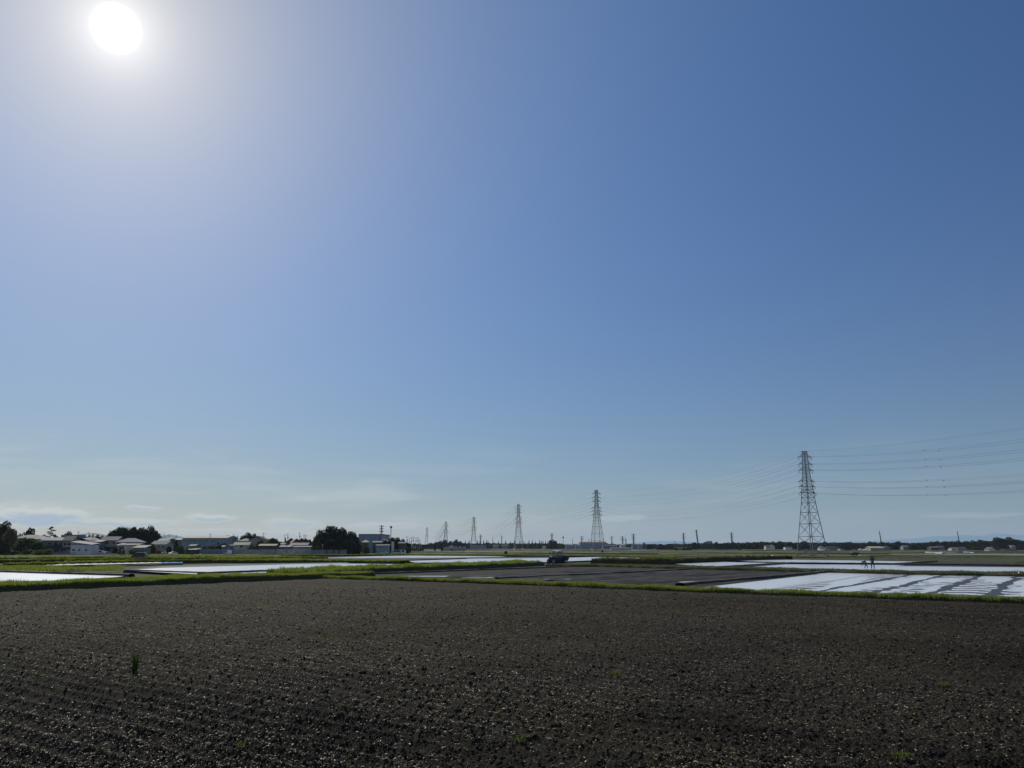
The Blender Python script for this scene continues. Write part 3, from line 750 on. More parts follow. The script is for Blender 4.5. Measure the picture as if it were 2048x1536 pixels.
def make_pylon(i, label):
    P = TT[i + 1]; a = TT[i] - P; b = TT[min(i + 2, len(TT) - 1)] - P
    d = (a.normalized() - (b.normalized() if b.length > 1 else -a.normalized())).normalized()
    rot = math.atan2(d.y, d.x); near = i == 0; far = i > 2
    k = 1.0 if near else (1.15 if i < 3 else 1.5)
    body_rot = rot + (R(12) if near else 0)
    root = empty('lattice_pylon', P); tag(root, label, 'pylon', 'pylons of the high voltage line crossing the fields')
    mb = MB(); lattice(mb, [(z, wfun(z)) for z in (LV if i < 3 else LV[::2] + [HT])], body_rot, .13 * k, .055 * k)
    for z in (0,):
        for q in range(4):
            an = body_rot + math.pi / 4 + q * math.pi / 2
            mb.cyl((3.45 * 1.414 * math.cos(an), 3.45 * 1.414 * math.sin(an), .1), (0, 0, 1), .35, .6, 8)
    mb.build('tower_body', M['steel'], root)
    ax = Vector((-math.sin(rot), math.cos(rot), 0)); att = []
    dv = Vector((math.cos(rot), math.sin(rot), 0))
    for (z, hw) in ARMS:
        am = MB(); wb = wfun(z); am.bar(ax * -hw + Vector((0, 0, z)), ax * hw + Vector((0, 0, z)), .05 * k, 4)
        for s in (-1, 1):
            tip = ax * (s * hw) + Vector((0, 0, z)); 
            for e in (-1, 1):
                root_pt = ax * (s * wb * .8) + dv * (e * wb) + Vector((0, 0, z)); top = ax * (s * wb * .8) + dv * (e * wb * .9) + Vector((0, 0, z + 1.0))
                am.bar(root_pt, tip, .075 * k, 4); am.bar(top, tip, .05 * k, 3)
                am.bar(root_pt.lerp(tip, .5), top.lerp(tip, .5), .04 * k, 3)
            att.append((s, z, hw))
        am.build('cross_arm', M['dark_steel'], root)
        for s in (-1, 1):
            im = MB()
            for e in (-1, 1):      # tension strings out along the line, jumper hanging between them
                tip = ax * (s * hw) + Vector((0, 0, z - .05)); q = tip + dv * (e * .75) + Vector((0, 0, -.12))
                im.bar(tip, q, .07 * k, 6)
            im.bar(ax * (s * hw) + Vector((0, 0, z)), ax * (s * hw) + Vector((0, 0, z - .95)), .06 * k, 5)
            im.tube([ax * (s * hw) + dv * (math.cos(t) * .75) + Vector((0, 0, z - .2 - math.sin(t) * .85)) for t in [math.pi * q / 8 for q in range(9)]], .035 * k, 4)
            im.build('insulator', M['insul'], root)
    tm = MB(); tm.bar(ax * -1.25 + Vector((0, 0, HT)), ax * 1.25 + Vector((0, 0, HT)), .09 * k, 4)
    for s in (-1, 1): tm.bar(ax * s * 1.2 + Vector((0, 0, HT)), ax * s * .5 + Vector((0, 0, HT - .7)), .05 * k, 3)
    tm.build('earth_wire_arm', M['dark_steel'], root)
    return ax
AX = []
for i, lb in enumerate(('large steel lattice pylon nearest the camera with six pairs of arms', 'pale steel pylon behind and right of the tractor, second largest',
                        'grey lattice pylon left of the tractor standing over the row of pointed conifers', 'slim lattice pylon just right of the round wooded knoll and plastic tunnels',
                        'small lattice pylon rising straight out of the round wooded knoll', 'smallest pylon of the line, leftmost, beside the wooded knoll')):
    AX.append(make_pylon(i, lb))
def ax_at(i): return AX[0] if i == 0 else AX[i - 1]
for (z, hw, nm) in [(a, b, 'conductor') for a, b in ARMS] + [(HT, 1.2, 'earth wire')]:
    for s in (-1, 1):
        mb = MB(); mk = MB()
        for i in range(len(TT) - 1):
            a = TT[i] + ax_at(i) * (s * hw) + Vector((0, 0, z)); b = TT[i + 1] + ax_at(i + 1) * (s * hw) + Vector((0, 0, z))
            L_ = (b - a).length; sag = (L_ ** 2) / 8 / 900 * (1.0 if nm == 'conductor' else .75) + .4
            n = 28; pts = [a.lerp(b, t / n) - Vector((0, 0, sag * 4 * (t / n) * (1 - t / n))) for t in range(n + 1)]
            rad = (.022, .030, .045, .055, .07, .09)[i] * (1 if nm == 'conductor' else .6)
            mb.tube(pts, rad, 4)
            if i == 0:
                for f in (.30,):
                    q = a.lerp(b, 1 - f) - Vector((0, 0, sag * 4 * f * (1 - f))); mk.cyl(q, (0, 0, 1), .12, .22, 8)
        side = 'far' if (AX[0] * s).x < 0 else 'near'
        lv = {33.3: 'topmost', 30.85: 'second', 28.75: 'third', 25.0: 'fourth', 23.2: 'fifth', 21.0: 'lowest', HT: ''}[z]
        o = mb.build('power_line', M['wire'])
        tag(o, ('thin earth wire strung over the pylon tops, %s side' % ('left' if side == 'far' else 'right')) if nm != 'conductor' else
            '%s conductor on the %s side of the pylons' % (lv, 'left' if side == 'far' else 'right'), 'power line', 'wires strung between the pylons')
        if nm == 'conductor': mk.build('spacer', M['dark_steel'], o)

# small far pylons and masts
def far_pylon(px, top, Y, label, arms=3, hw=3.4, m='dark_steel', w=1.5):
    h = hz(top, Y) - GZ; p = at(px, 1093, Y)
    root = empty('far_pylon', (p.x, Y, GZ)); tag(root, label, 'pylon', 'far pylons on the horizon')
    mb = MB(); lattice(mb, [(0, h * .075), (h * .3, h * .045), (h * .55, h * .028), (h * .7, h * .022), (h * .85, h * .018), (h, h * .010)], .3, .16 * w, .08 * w)
    mb.build('tower_body', M[m], root)
    for k in range(arms):
        z = h * (.97 - .11 * k); a = MB(); a.bar((-hw, 0, z - .01), (hw, 0, z - .01), .1 * w, 4)
        for s in (-1, 1):
            a.bar((0, 0, z + h * .02), (s * hw, 0, z), .16 * w, 4); a.bar((0, 0, z), (s * hw, 0, z), .14 * w, 4)
        a.build('cross_arm', M[m], root)
for a in ((762, 1051, 620, 'red and white pylon beside the big blue-grey hall', 4, 2.0, 'redwhite'), (961, 1069, 1300, 'tiny pylon just right of the slim fourth pylon', 3),
          (1104, 1067, 1250, 'tiny pylon above the square clump of trees left of the tractor', 3), (1164, 1073, 1250, 'tiny pylon at the left end of the red-roofed factory', 3),
          (1224, 1073, 1400, 'faint pylon right of the second largest pylon', 2), (1245.5, 1073, 1200, 'far pylon left of the thin white mast pair', 4),
          (1267.5, 1068, 1150, 'tallest far pylon right of the second largest pylon', 4), (1368, 1066, 1250, 'pale far pylon left of the tall chimney', 4), (1464.5, 1065, 1200, 'far pylon right of the chimney above the trees', 4)):
    far_pylon(a[0], a[1], a[2], a[3], a[4], *(a[5:6] if len(a) > 5 else (3.4,)), *(a[6:7] if len(a) > 6 else ('dark_steel',)))
def mast(px, top, Y, label, r=.45, r2=None, m='dark_steel', lean=0.0, headr=0.0):
    h = hz(top, Y) - GZ; p = at(px, 1093, Y)
    mb = MB(); mb.bar((0, 0, 0), (lean, 0, h), r, 8, r2 if r2 else r * .7)
    o_ = empty('mast', (p.x, Y, GZ)); tag(o_, label, 'mast', 'masts on the horizon')
    mb.build('pole', M[m], o_)
    if headr: hb = MB(); hb.cyl((lean, 0, h - headr), (0, 0, 1), headr, headr * 1.6, 10); hb.build('antenna_head', M[m], o_)
for a in ((781, 1052, 620, 'slim radio mast with a round head above the sloping trees', .35, None, 'dark_steel', 0, .9), (985.5, 1074, 1300, 'thin mast among the pointed conifers left of the third pylon'),
          (1003.5, 1071, 1150, 'dark round mast left of the third pylon', .6, .6), (1126.5, 1073, 1200, 'mast with a wide head right above the tractor', .35, None, 'dark_steel', 0, 1.3),
          (1146, 1077, 1300, 'leaning crane mast left of the red-roofed factory', .5, .3, 'dark_steel', -1.2), (1178, 1076, 1300, 'thin mast above the red-roofed factory'),
          (1252, 1077, 1250, 'short white and grey mast between two far pylons', .8, .8, 'concrete'), (1349.5, 1080, 1100, 'thin pole left of the pale far pylon', .35),
          (1764, 1062, 1000, 'tall slim mast above the trees right of the standing person', .9, .45, 'dark_steel', -1.5), (1920, 1063, 1000, 'slim mast above the flat wood at the far right', .8, .4, 'dark_steel', -1.2)):
    mast(*a)
ch = empty('chimney', (at(1397, 1093, 1100).x, 1100, GZ)); tag(ch, 'tall grey incinerator chimney standing above the distant trees', 'chimney')
hc = hz(1060, 1100) - GZ
mb = MB(); mb.bar((0, 0, 0), (-2.0, 0, hc - 2), 1.25, 12, 1.0); mb.build('shaft', M['concrete'], ch)
mb = MB(); mb.bar((-2.0, 0, hc - 2), (-2.1, 0, hc), 1.05, 12, 1.05); mb.build('top_ring', M['dark_steel'], ch)

# ------------------------------------------------------------------ buildings
def wall_faces_windows(root, wins, yf, w0, hs, wm='frame'):
    for (x0, x1, z0, z1) in wins:
        f = MB(); t = .07; f.box(x0, x1, yf - .06, yf - .004, z0, z0 + t); f.box(x0, x1, yf - .06, yf - .004, z1 - t, z1)
        f.box(x0, x0 + t, yf - .06, yf - .004, z0 + t, z1 - t); f.box(x1 - t, x1, yf - .06, yf - .004, z0 + t, z1 - t)
        if x1 - x0 > 1.4: f.box((x0 + x1) / 2 - .03, (x0 + x1) / 2 + .03, yf - .06, yf - .004, z0 + t, z1 - t)
        fo = f.build('window', M[wm], root)
        g = MB(); g.box(x0 + t, x1 - t, yf - .03, yf - .002, z0 + t, z1 - t); g.build('pane', M['glass'], fo)

def house(x0, x1, ye, yr, Y, roof, wall, rm, label, wins=(), depth=None, yaw=0, name='house', cat='house', over=.45, extra=None, base=-.3, canopy=None, group=None):
    "x0..x1, eave ye and ridge yr as seen in the photograph at distance Y"
    a, b = at(x0, ye, Y), at(x1, ye, Y); Wd = b.x - a.x; He = a.z - base; Hr = max(hz(yr, Y) - base, He + .05)
    cx = (a.x + b.x) / 2; D = depth or max(5.0, Wd * .7)
    if roof in ('gx', 'hip'): Hr = He + max(0.1, (Hr - He) * (1 + .0))
    root = empty(name, (cx, Y, base), R(yaw)); tag(root, label, cat, group)
    w2 = Wd / 2 - (over if roof != 'flat' else 0)
    mb = MB()
    if roof in ('gy', 'slant'):
        mb.add([(-w2, 0, 0), (w2, 0, 0), (w2, 0, He - .05), (0, 0, Hr - .12), (-w2, 0, He - .05), (-w2, D, 0), (w2, D, 0), (w2, D, He - .05), (0, D, Hr - .12), (-w2, D, He - .05)],
               [(0, 1, 2, 3, 4), (9, 8, 7, 6, 5), (0, 4, 9, 5), (1, 6, 7, 2), (4, 3, 8, 9), (3, 2, 7, 8)])
    elif roof == 'gx':
        mb.add([(-w2, 0, 0), (w2, 0, 0), (w2, 0, He - .05), (-w2, 0, He - .05), (-w2, D, 0), (w2, D, 0), (w2, D, He - .05), (-w2, D, He - .05), (-w2, D / 2, Hr - .15), (w2, D / 2, Hr - .15)],
               [(0, 1, 2, 3), (5, 4, 7, 6), (4, 0, 3, 8, 7), (1, 5, 6, 9, 2), (3, 2, 9, 8), (6, 7, 8, 9)])
    else: mb.box(-w2, w2, 0, D, 0, He - .05)
    mb.build('wall', M[wall], root)
    t = .16; o = over; r = MB()
    def slab(q):
        n = [(p[0], p[1], p[2] + t) for p in q]; k = len(q)
        r.add(list(q) + n, [tuple(range(k))[::-1], tuple(range(k, 2 * k))] + [(i, (i + 1) % k, k + (i + 1) % k, k + i) for i in range(k)])
    X0, X1, Y0, Y1 = -Wd / 2, Wd / 2, -o, D + o
    if roof == 'gx': slab([(X0, Y0, He), (X1, Y0, He), (X1, D / 2, Hr), (X0, D / 2, Hr)]); slab([(X0, D / 2 + .004, Hr), (X1, D / 2 + .004, Hr), (X1, Y1, He), (X0, Y1, He)])
    elif roof in ('gy', 'slant'): slab([(X0, Y0, He), (0, Y0, Hr), (0, Y1, Hr), (X0, Y1, He)][::-1]); slab([(0.004, Y0, Hr), (X1, Y0, He), (X1, Y1, He), (0.004, Y1, Hr)][::-1])
    elif roof == 'hip':
        q = min(D / 2, Wd / 2 * .85); A = (X0 + q, D / 2, Hr); B = (X1 - q, D / 2, Hr)
        slab([(X0, Y0, He), (X1, Y0, He), B, A]); slab([(X1, Y1, He), (X0, Y1, He), A, B]); slab([(X0, Y1, He), (X0, Y0, He), A]); slab([(X1, Y0, He), (X1, Y1, He), B])
    elif roof == 'shed': slab([(X0, Y0, He), (X1, Y0, He), (X1, Y1, Hr), (X0, Y1, Hr)])
    elif roof == 'shedr': slab([(X0, Y0, Hr), (X1, Y0, He), (X1, Y1, He + .5), (X0, Y1, Hr + .5)])
    elif roof == 'arch':
        n = 9; pf = [(X0 + (X1 - X0) * i / n, He + (Hr - He) * math.sin(math.pi * i / n)) for i in range(n + 1)]
        for p, q in zip(pf[:-1], pf[1:]): slab([(p[0], Y0, p[1]), (q[0], Y0, q[1]), (q[0], Y1, q[1]), (p[0], Y1, p[1])])
    else:
        r.box(X0 - .05, X1 + .05, -.05, D + .05, He - .04, He + .10)
        for q in ((X0, X1, 0, .2), (X0, X1, D - .2, D), (X0, X0 + .2, .2, D - .2), (X1 - .2, X1, .2, D - .2)): r.box(q[0], q[1], q[2], q[3], He + .10, max(Hr, He + .35))
    r.build('roof', M[rm], root)
    wl = []
    for w_ in wins:
        wx0, wx1, wy0, wy1 = w_[:4]
        wl.append((at(wx0, 1093, Y).x - cx, at(wx1, 1093, Y).x - cx, hz(wy1, Y) - base, hz(wy0, Y) - base))
    wall_faces_windows(root, wl, 0, 0, 0)
    if canopy:
        cx0, cx1, cy0, cy1 = canopy; q0, q1 = at(cx0, 1093, Y).x - cx, at(cx1, 1093, Y).x - cx; z0, z1 = hz(cy1, Y) - base, hz(cy0, Y) - base
        c = MB(); c.add([(q0, -1.3, z0), (q1, -1.3, z0), (q1, -.01, z1), (q0, -.01, z1), (q0, -1.3, z0 + .1), (q1, -1.3, z0 + .1), (q1, -.01, z1 + .1), (q0, -.01, z1 + .1)],
                        [(0, 3, 2, 1), (4, 5, 6, 7), (0, 1, 5, 4), (1, 2, 6, 5), (2, 3, 7, 6), (3, 0, 4, 7)])
        c.build('porch_roof', M['roof_dark'], root)
    return root
h = house
h(17, 84, 1079, 1070, 322, 'hip', 'cream', 'roof_grey', 'wide hip-roofed house half hidden behind the bushes at the far left', ((22, 30, 1083, 1088), (33, 38, 1083, 1088)))
h(81, 127, 1081.5, 1075.5, 312, 'gx', 'greyw', 'roof_grey', 'two-storey house with dark balcony left of the white annex', ((95, 102.5, 1084.5, 1090), (107, 116, 1084, 1091), (116.5, 124, 1084, 1091), (97, 105, 1097, 1104), (110, 119, 1098, 1104)), canopy=(93, 126, 1091, 1095))
h(124, 147, 1082, 1073, 309, 'gx', 'beige', 'roof_dark', 'tall grey-roofed wing joined to the white annex', ((127, 133, 1085.5, 1091), (134, 141, 1085.5, 1091), (125, 133, 1098, 1103)), canopy=(121, 143, 1095, 1098))
h(122, 158, 1075.5, 1069.5, 345, 'flat', 'greyw', 'greyw', 'flat-topped grey building behind the two-storey houses', ((143, 148, 1072, 1074.5),))
h(141, 184, 1090, 1084.5, 297, 'shedr', 'white', 'roof_pale', 'low white annex with small windows and pale metal roof', ((145, 151, 1098, 1102), (157.5, 161.5, 1098, 1102), (170.5, 175, 1098, 1102)), over=.25)
h(143, 182, 1085, 1077, 330, 'arch', 'greyw', 'roof_dark', 'house with a low curved grey roof behind the white annex')
h(158, 192, 1081.5, 1074.5, 352, 'hip', 'cream', 'roof_cream', 'cream-roofed bungalow between the annex and the pale two-storey house', ((172, 180, 1084, 1088),))
h(156, 194, 1074, 1069.5, 400, 'hip', 'greyw', 'roof_dark', 'dim grey roof far behind the cream-roofed bungalow')
h(199, 237, 1081.5, 1073.5, 331, 'gx', 'beige', 'roof_grey', 'pale two-storey house with a broad gable roof beside the parked cars', ((211, 216, 1082.5, 1088.5), (224, 229.5, 1082.5, 1088.5), (213, 221, 1096, 1102)), canopy=(203, 233, 1094, 1097))
h(187, 204, 1084, 1080, 327, 'shed', 'greyw', 'roof_grey', 'lower left wing of the pale two-storey house', ((190, 199, 1086, 1090),), canopy=(186, 206, 1092, 1094))
h(232, 281, 1085, 1077, 322, 'hip', 'brownw', 'roof_pale', 'hip roof shining pale in front of the large grove', ((247, 254, 1086, 1089), (263, 270, 1086, 1089)), yaw=8)
h(240, 276, 1090, 1088, 309, 'shed', 'cream', 'roof_grey', 'long pale garden building below the shining hip roof', over=.2)
h(232, 241, 1091, 1086.5, 316, 'shed', 'beige', 'roof_pale', 'small lean-to with a pale roof left of the shining hip roof')
h(264, 291, 1096, 1091, 299, 'shed', 'roof_green', 'roof_green', 'small pale green shed in front of the grove', over=.2)
h(299, 336, 1089.5, 1082, 327, 'gx', 'beige', 'roof_pale', 'house with a pale tiled roof just right of the grove', ((316, 320, 1092, 1096), (324, 330, 1092, 1096)), yaw=-10)
h(315, 338, 1082, 1077.5, 348, 'gx', 'brownw', 'roof_grey', 'second roof rising behind the pale tiled house right of the grove')
h(331, 347, 1078, 1075, 400, 'hip', 'greyw', 'roof_pale', 'small pale hipped roof behind the dark hedge, left of the hall')
h(350, 364, 1080, 1077, 400, 'gx', 'greyw', 'roof_dark', 'dark little roof touching the left end of the long hall')
h(363, 455, 1076.5, 1071.5, 378, 'gx', 'bluew', 'roof_cream', 'long hall with a bright cream roof and a row of windows',
  tuple((x, x + 9, 1081, 1083.2) for x in (365, 373.5, 384, 395.5, 407, 418.5)) + ((433, 438, 1085, 1090), (394, 402, 1090, 1095)), depth=16, name='hall', cat='hall')
h(452, 467, 1079, 1076.5, 386, 'shed', 'greyw', 'roof_dark', 'grey lean-to at the right end of the long hall')
h(476, 502, 1082.5, 1077.5, 402, 'hip', 'greyw', 'roof_cream', 'pale hipped roof below the dark dome-shaped tree')
h(465, 499, 1090.5, 1085, 352, 'gx', 'cream', 'roof_cream', 'low cream-roofed bungalow below the dark dome-shaped tree', ((480, 486, 1091, 1095),))
h(496, 532, 1080, 1072.5, 385, 'gy', 'beige', 'roof_dark', 'gabled house with a sunlit left roof slope, left of the rounded bushes', ((512, 518, 1076, 1079),))
h(452, 462, 1092.5, 1089.5, 322, 'gy', 'greyw', 'roof_pale', 'tiny white-gabled shed by the parked vehicles')
h(441, 449, 1094, 1091.5, 340, 'gx', 'beige', 'roof_pale', 'tiny hut with a pale roof under the right end of the long hall')
h(377, 392, 1092, 1089.6, 345, 'gx', 'greyw', 'roof_green', 'little shed behind the rounded bushes below the hall')
h(376, 392, 1099.2, 1098, 318, 'shed', 'dark_steel', 'white', 'low open shelter with a white roof in front of the hall')
h(516, 553, 1092, 1088.5, 336, 'gx', 'brownw', 'roof_dark', 'dark timber barn in the shade of the bushes')
for k, (a, b, e, r_) in enumerate(((573, 591, 1083, 1076.5), (583, 603, 1085.5, 1077.5), (594, 612, 1083.5, 1076.5), (603, 619, 1084, 1077))):
    h(a, b, e, r_, (420, 395, 415, 425)[k], 'gy', 'brownw', 'roof_dark', ('leftmost of the four dark gabled houses left of the great tree', 'largest and nearest of the four dark gabled houses', 'third of the four dark gabled houses, counted from the left', 'dark gabled house closest to the great tree')[k], yaw=24)
h(578, 616, 1091, 1086, 372, 'gx', 'brownw', 'roof_dark', 'low dark house beneath the four gabled houses')
h(552, 580, 1094.5, 1091.2, 345, 'shed', 'dark_steel', 'roof_pale', 'carport with a pale roof left of the row of parked cars', name='carport', cat='carport')
h(548, 570, 1089.5, 1086.5, 375, 'gx', 'greyw', 'roof_grey', 'low grey roof behind the carport')
h(583, 621, 1094.5, 1092.5, 342, 'shed', 'bluew', 'roof_grey', 'long low carport below the dark gabled houses', name='carport', cat='carport')
h(717, 763.5, 1070, 1068, 455, 'flat', 'bluew', 'roof_grey', 'large blue-grey box-shaped hall right of the great tree', ((757.5, 760.5, 1072, 1082),), depth=30, name='hall', cat='hall')
h(722, 737, 1085, 1080.5, 385, 'hip', 'brownw', 'roof_cream', 'small house with a cream hipped roof below the box-shaped hall')
h(737, 748, 1087, 1084, 372, 'flat', 'bluew', 'bluew', 'plain blue-grey block in front of the box-shaped hall')
h(744, 764, 1085.5, 1082.5, 362, 'gx', 'brownw', 'roof_pale', 'dark house with a bright flat-looking roof in front of the box-shaped hall', ((748, 754, 1088, 1092),))
h(750, 778, 1091.5, 1089.5, 335, 'shed', 'bluew', 'roof_grey', 'low blue-grey shed beside the parked lorry', ((757, 768, 1093, 1095),))
h(764, 775, 1083.5, 1079.5, 400, 'shedr', 'greyw', 'roof_grey', 'steep lean-to roof below the tree right of the box-shaped hall')
h(796, 812, 1087, 1084.5, 365, 'gx', 'brownw', 'roof_pale', 'pale-roofed house under the sloping trees')
h(783, 787, 1085, 1083, 350, 'flat', 'white', 'white', 'narrow white tower under the sloping trees', depth=2)

# far row
def far(x0, x1, ye, yr, Y, roof, wall, rm, label, **k): return h(x0, x1, ye, yr, Y, roof, wall, rm, label, depth=k.pop('depth', max(6, (x1 - x0) * .3)), over=.3, **k)
far(940, 972, 1091.5, 1090, 1000, 'flat', 'bluew', 'greyw', 'long bluish shed under the conifers right of the fourth pylon')
far(985, 998, 1091.5, 1090, 1000, 'gx', 'bluew', 'roof_grey', 'small bluish shed left of the third pylon')
far(1003, 1016, 1091, 1089.5, 1010, 'gx', 'bluew', 'roof_grey', 'second small bluish shed close to the third pylon')
far(1085, 1092, 1094, 1092.8, 900, 'gx', 'cream', 'roof_pale', 'low pale roof left of the tractor in the far row')
far(1131, 1150, 1090.5, 1088.8, 1000, 'gx', 'bluew', 'roof_pale', 'dark shed with a pale roof right above the tractor')
far(1151, 1160, 1091, 1089.5, 1010, 'gx', 'bluew', 'roof_pale', 'small pale roof left of the red-roofed factory')
fac = far(1160, 1216, 1087.5, 1086.5, 1050, 'flat', 'bluew', 'roof_red', 'factory with a faded red saw-tooth roof behind the second pylon', name='factory', cat='factory', depth=40)
for k in range(9):
    mb = MB(); x = -17 + k * 4.0; mb.xprism([(0, 0), (0, .1), (30, .1), (30, 0)], x, x + .1); mb = MB()
    z0 = hz(1086.5, 1050) + .5; mb.add([(x, 1, z0), (x + 2.6, 1, z0), (x, 1, z0 + 2.0), (x, 30, z0), (x + 2.6, 30, z0), (x, 30, z0 + 2.0)], [(0, 1, 2), (5, 4, 3), (0, 3, 4, 1), (1, 4, 5, 2), (2, 5, 3, 0)])
    mb.build('roof_light', M['roof_red'], fac)
far(1205, 1222, 1091.5, 1090, 950, 'gx', 'greyw', 'roof_grey', 'grey roof between the second pylon and the white tunnels')
far(1222, 1235, 1092, 1090, 950, 'gx', 'greyw', 'roof_pale', 'pale roof above the left end of the long white tunnels')
far(1240, 1252, 1090, 1088, 1020, 'hip', 'cream', 'roof_cream', 'pale hipped roof at the foot of the far pylon behind the white tunnels')
far(1264, 1276, 1091, 1088.5, 1000, 'gx', 'greyw', 'roof_grey', 'grey gable beside the right end of the long white tunnels')
far(1276, 1300, 1089.5, 1088.5, 1060, 'flat', 'bluew', 'bluew', 'long dark block with a rooftop turret')
far(1286, 1290, 1086, 1085, 1060, 'flat', 'greyw', 'greyw', 'rooftop turret standing on the long dark block', depth=4)
far(1352, 1375, 1097, 1094.5, 700, 'gx', 'redwhite', 'roof_dark', 'reddish farmhouse behind the dark shrubs left of the chimney')
far(1396, 1412, 1089, 1086.5, 950, 'flat', 'concrete', 'concrete', 'low part of the pale works beside the chimney', name='works', cat='building')
far(1408, 1416, 1085, 1083.8, 955, 'flat', 'concrete', 'greyw', 'middle block of the pale works beside the chimney', name='works', cat='building')
far(1415, 1424.5, 1083.5, 1082.3, 960, 'flat', 'beige', 'roof_dark', 'tallest block of the works beside the chimney, with a dark rim', name='works', cat='building')
far(1400, 1424, 1093.5, 1092.5, 930, 'flat', 'greyw', 'greyw', 'long grey front building of the works by the chimney', name='works', cat='building')
far(1437, 1449, 1093, 1090.5, 900, 'gx', 'bluew', 'roof_grey', 'dark bungalow right of the works')
far(1531, 1542, 1093.5, 1090.5, 800, 'gx', 'cream', 'roof_grey', 'cream-walled farmhouse left of the near pylon')
far(1541, 1550, 1092.5, 1090, 805, 'gy', 'white', 'roof_grey', 'white gabled house joined right of the cream-walled farmhouse')
far(1570, 1585, 1095, 1093.5, 790, 'gx', 'white', 'roof_dark', 'long low house with a white front just left of the near pylon')
far(1651, 1685, 1097.5, 1092.5, 620, 'hip', 'beige', 'roof_dark', 'broad dark hip roof right of the near pylon')
far(1652, 1662, 1101.3, 1098.5, 560, 'gx', 'concrete', 'roof_grey', 'pale shed in front of the broad dark hip roof')
far(1640, 1650, 1096, 1092.5, 640, 'gy', 'white', 'roof_dark', 'little white gabled house beside the right pylon leg')
far(1740, 1768, 1096.3, 1093.2, 560, 'gx', 'beige', 'roof_cream', 'open-fronted shed with a bright cream roof, right of the standing person')
far(1767, 1782, 1095.5, 1092.2, 600, 'hip', 'greyw', 'roof_grey', 'grey roof right beside the bright cream-roofed shed')
far(1806, 1818, 1094, 1091, 700, 'gx', 'greyw', 'roof_pale', 'small pale roof in the trees right of the cream-roofed shed')
far(1861, 1876, 1095.5, 1093.5, 640, 'gx', 'brownw', 'roof_pale', 'dark house with a white gable end left of the slim mast')
far(1876, 1890, 1095, 1092, 640, 'gx', 'greyw', 'roof_grey', 'grey house with a low wing below the flat wood')
far(1903, 1914, 1098, 1095, 620, 'gx', 'cream', 'roof_pale', 'cream house directly below the slim mast at the right')
far(1914, 1933, 1096.2, 1094.8, 630, 'gx', 'bluew', 'roof_grey', 'long blue-fronted building right of the slim mast')
far(1978, 1992, 1099.5, 1094.5, 560, 'gy', 'white', 'roof_grey', 'bright white gabled house near the right edge')
far(2008, 2034, 1101, 1098, 560, 'gx', 'brownw', 'roof_dark', 'long dark barn at the right edge under the domed trees')
far(2022, 2032, 1093, 1090.5, 700, 'gx', 'beige', 'roof_pale', 'pale gable peeping out of the domed trees at the right edge')

# plastic tunnels, seedbed, tarpaulin
def tunnel(x0, x1, top, Y, label, m='plastic', D=8, group=None):
    a, b = at(x0, 1093, Y), at(x1, 1093, Y); hh = hz(top, Y) + .3; r = MB(); w2 = (b.x - a.x) / 2; n = 10
    pf = [(-w2 * math.cos(math.pi * i / n), hh * math.sin(math.pi * i / n) ** .7) for i in range(n + 1)]
    r.add([(p[0], 0, p[1]) for p in pf] + [(p[0], D, p[1]) for p in pf], [tuple(range(n + 1)), tuple(range(n + 1, 2 * n + 2))[::-1]] + [(i, n + 1 + i, n + 2 + i, i + 1) for i in range(n)])
    o = r.build('plastic_tunnel', M[m]); o.location = ((a.x + b.x) / 2, Y, -.3)
    tag(o, label, 'greenhouse', group)
tunnel(885, 906, 1093.2, 600, 'long low white tunnel left of the three round ones below the knoll')
tunnel(905, 914, 1092.6, 570, 'leftmost of the three round white tunnels below the knoll')
tunnel(914, 923, 1092.8, 572, 'middle one of the three round white tunnels below the knoll')
tunnel(923, 932, 1093.0, 574, 'rightmost of the three round white tunnels below the knoll')
tunnel(897, 907, 1090.5, 680, 'grey-white tunnel behind the three round ones')
for a in ((1221.5, 1232, 'left section of the long white tunnels on the far field edge'), (1232.4, 1249, 'middle section of the long white tunnels on the far field edge'), (1249.4, 1262, 'right section of the long white tunnels on the far field edge')):
    pa, pb = at(a[0], 1093, 760), at(a[1], 1093, 760); mb = MB(); n = 8
    prof_ = [(2.6 - 2.6 * math.cos(math.pi * i / n), 2.3 * math.sin(math.pi * i / n) ** .6) for i in range(n + 1)]
    mb.xprism(prof_, -(pb.x - pa.x) / 2, (pb.x - pa.x) / 2); o = mb.build('plastic_tunnel', M['plastic']); o.location = ((pa.x + pb.x) / 2, 760, -.3); tag(o, a[2], 'greenhouse')
def low_tunnel(pp, r, label, m='plastic'):
    "plastic film over hoops along a line"
    P = [G(*q, 0) for q in pp]; mb = MB()
    for a, b in zip(P[:-1], P[1:]):
        d = (b - a).normalized(); s = Vector((-d.y, d.x, 0)); n = 6; L_ = (b - a).length; ks = max(2, int(L_ / 1.5)); vs = []
        for k in range(ks + 1):
            c = a.lerp(b, k / ks); rr_ = r * (1 + .12 * (k % 2))
            for i in range(n + 1): t = math.pi * i / n; vs.append(c + s * (rr_ * 1.6 * math.cos(t)) + Vector((0, 0, rr_ * math.sin(t) - .02)))
        mb.add(vs, [(k * (n + 1) + i, k * (n + 1) + i + 1, (k + 1) * (n + 1) + i + 1, (k + 1) * (n + 1) + i) for k in range(ks) for i in range(n)])
    tag(mb.build('row_cover', M[m], smooth=True), label, 'row cover')
low_tunnel([(1852, 1105.2), (1887, 1107.2)], .45, 'long white row cover in the far field, leftmost at the right')
low_tunnel([(1928, 1104.6), (1950, 1106.2)], .35, 'short white row cover in the far field near the right edge')
low_tunnel([(1880, 1104.6), (1915, 1105.0)], .25, 'faint white row cover between the two brighter ones')
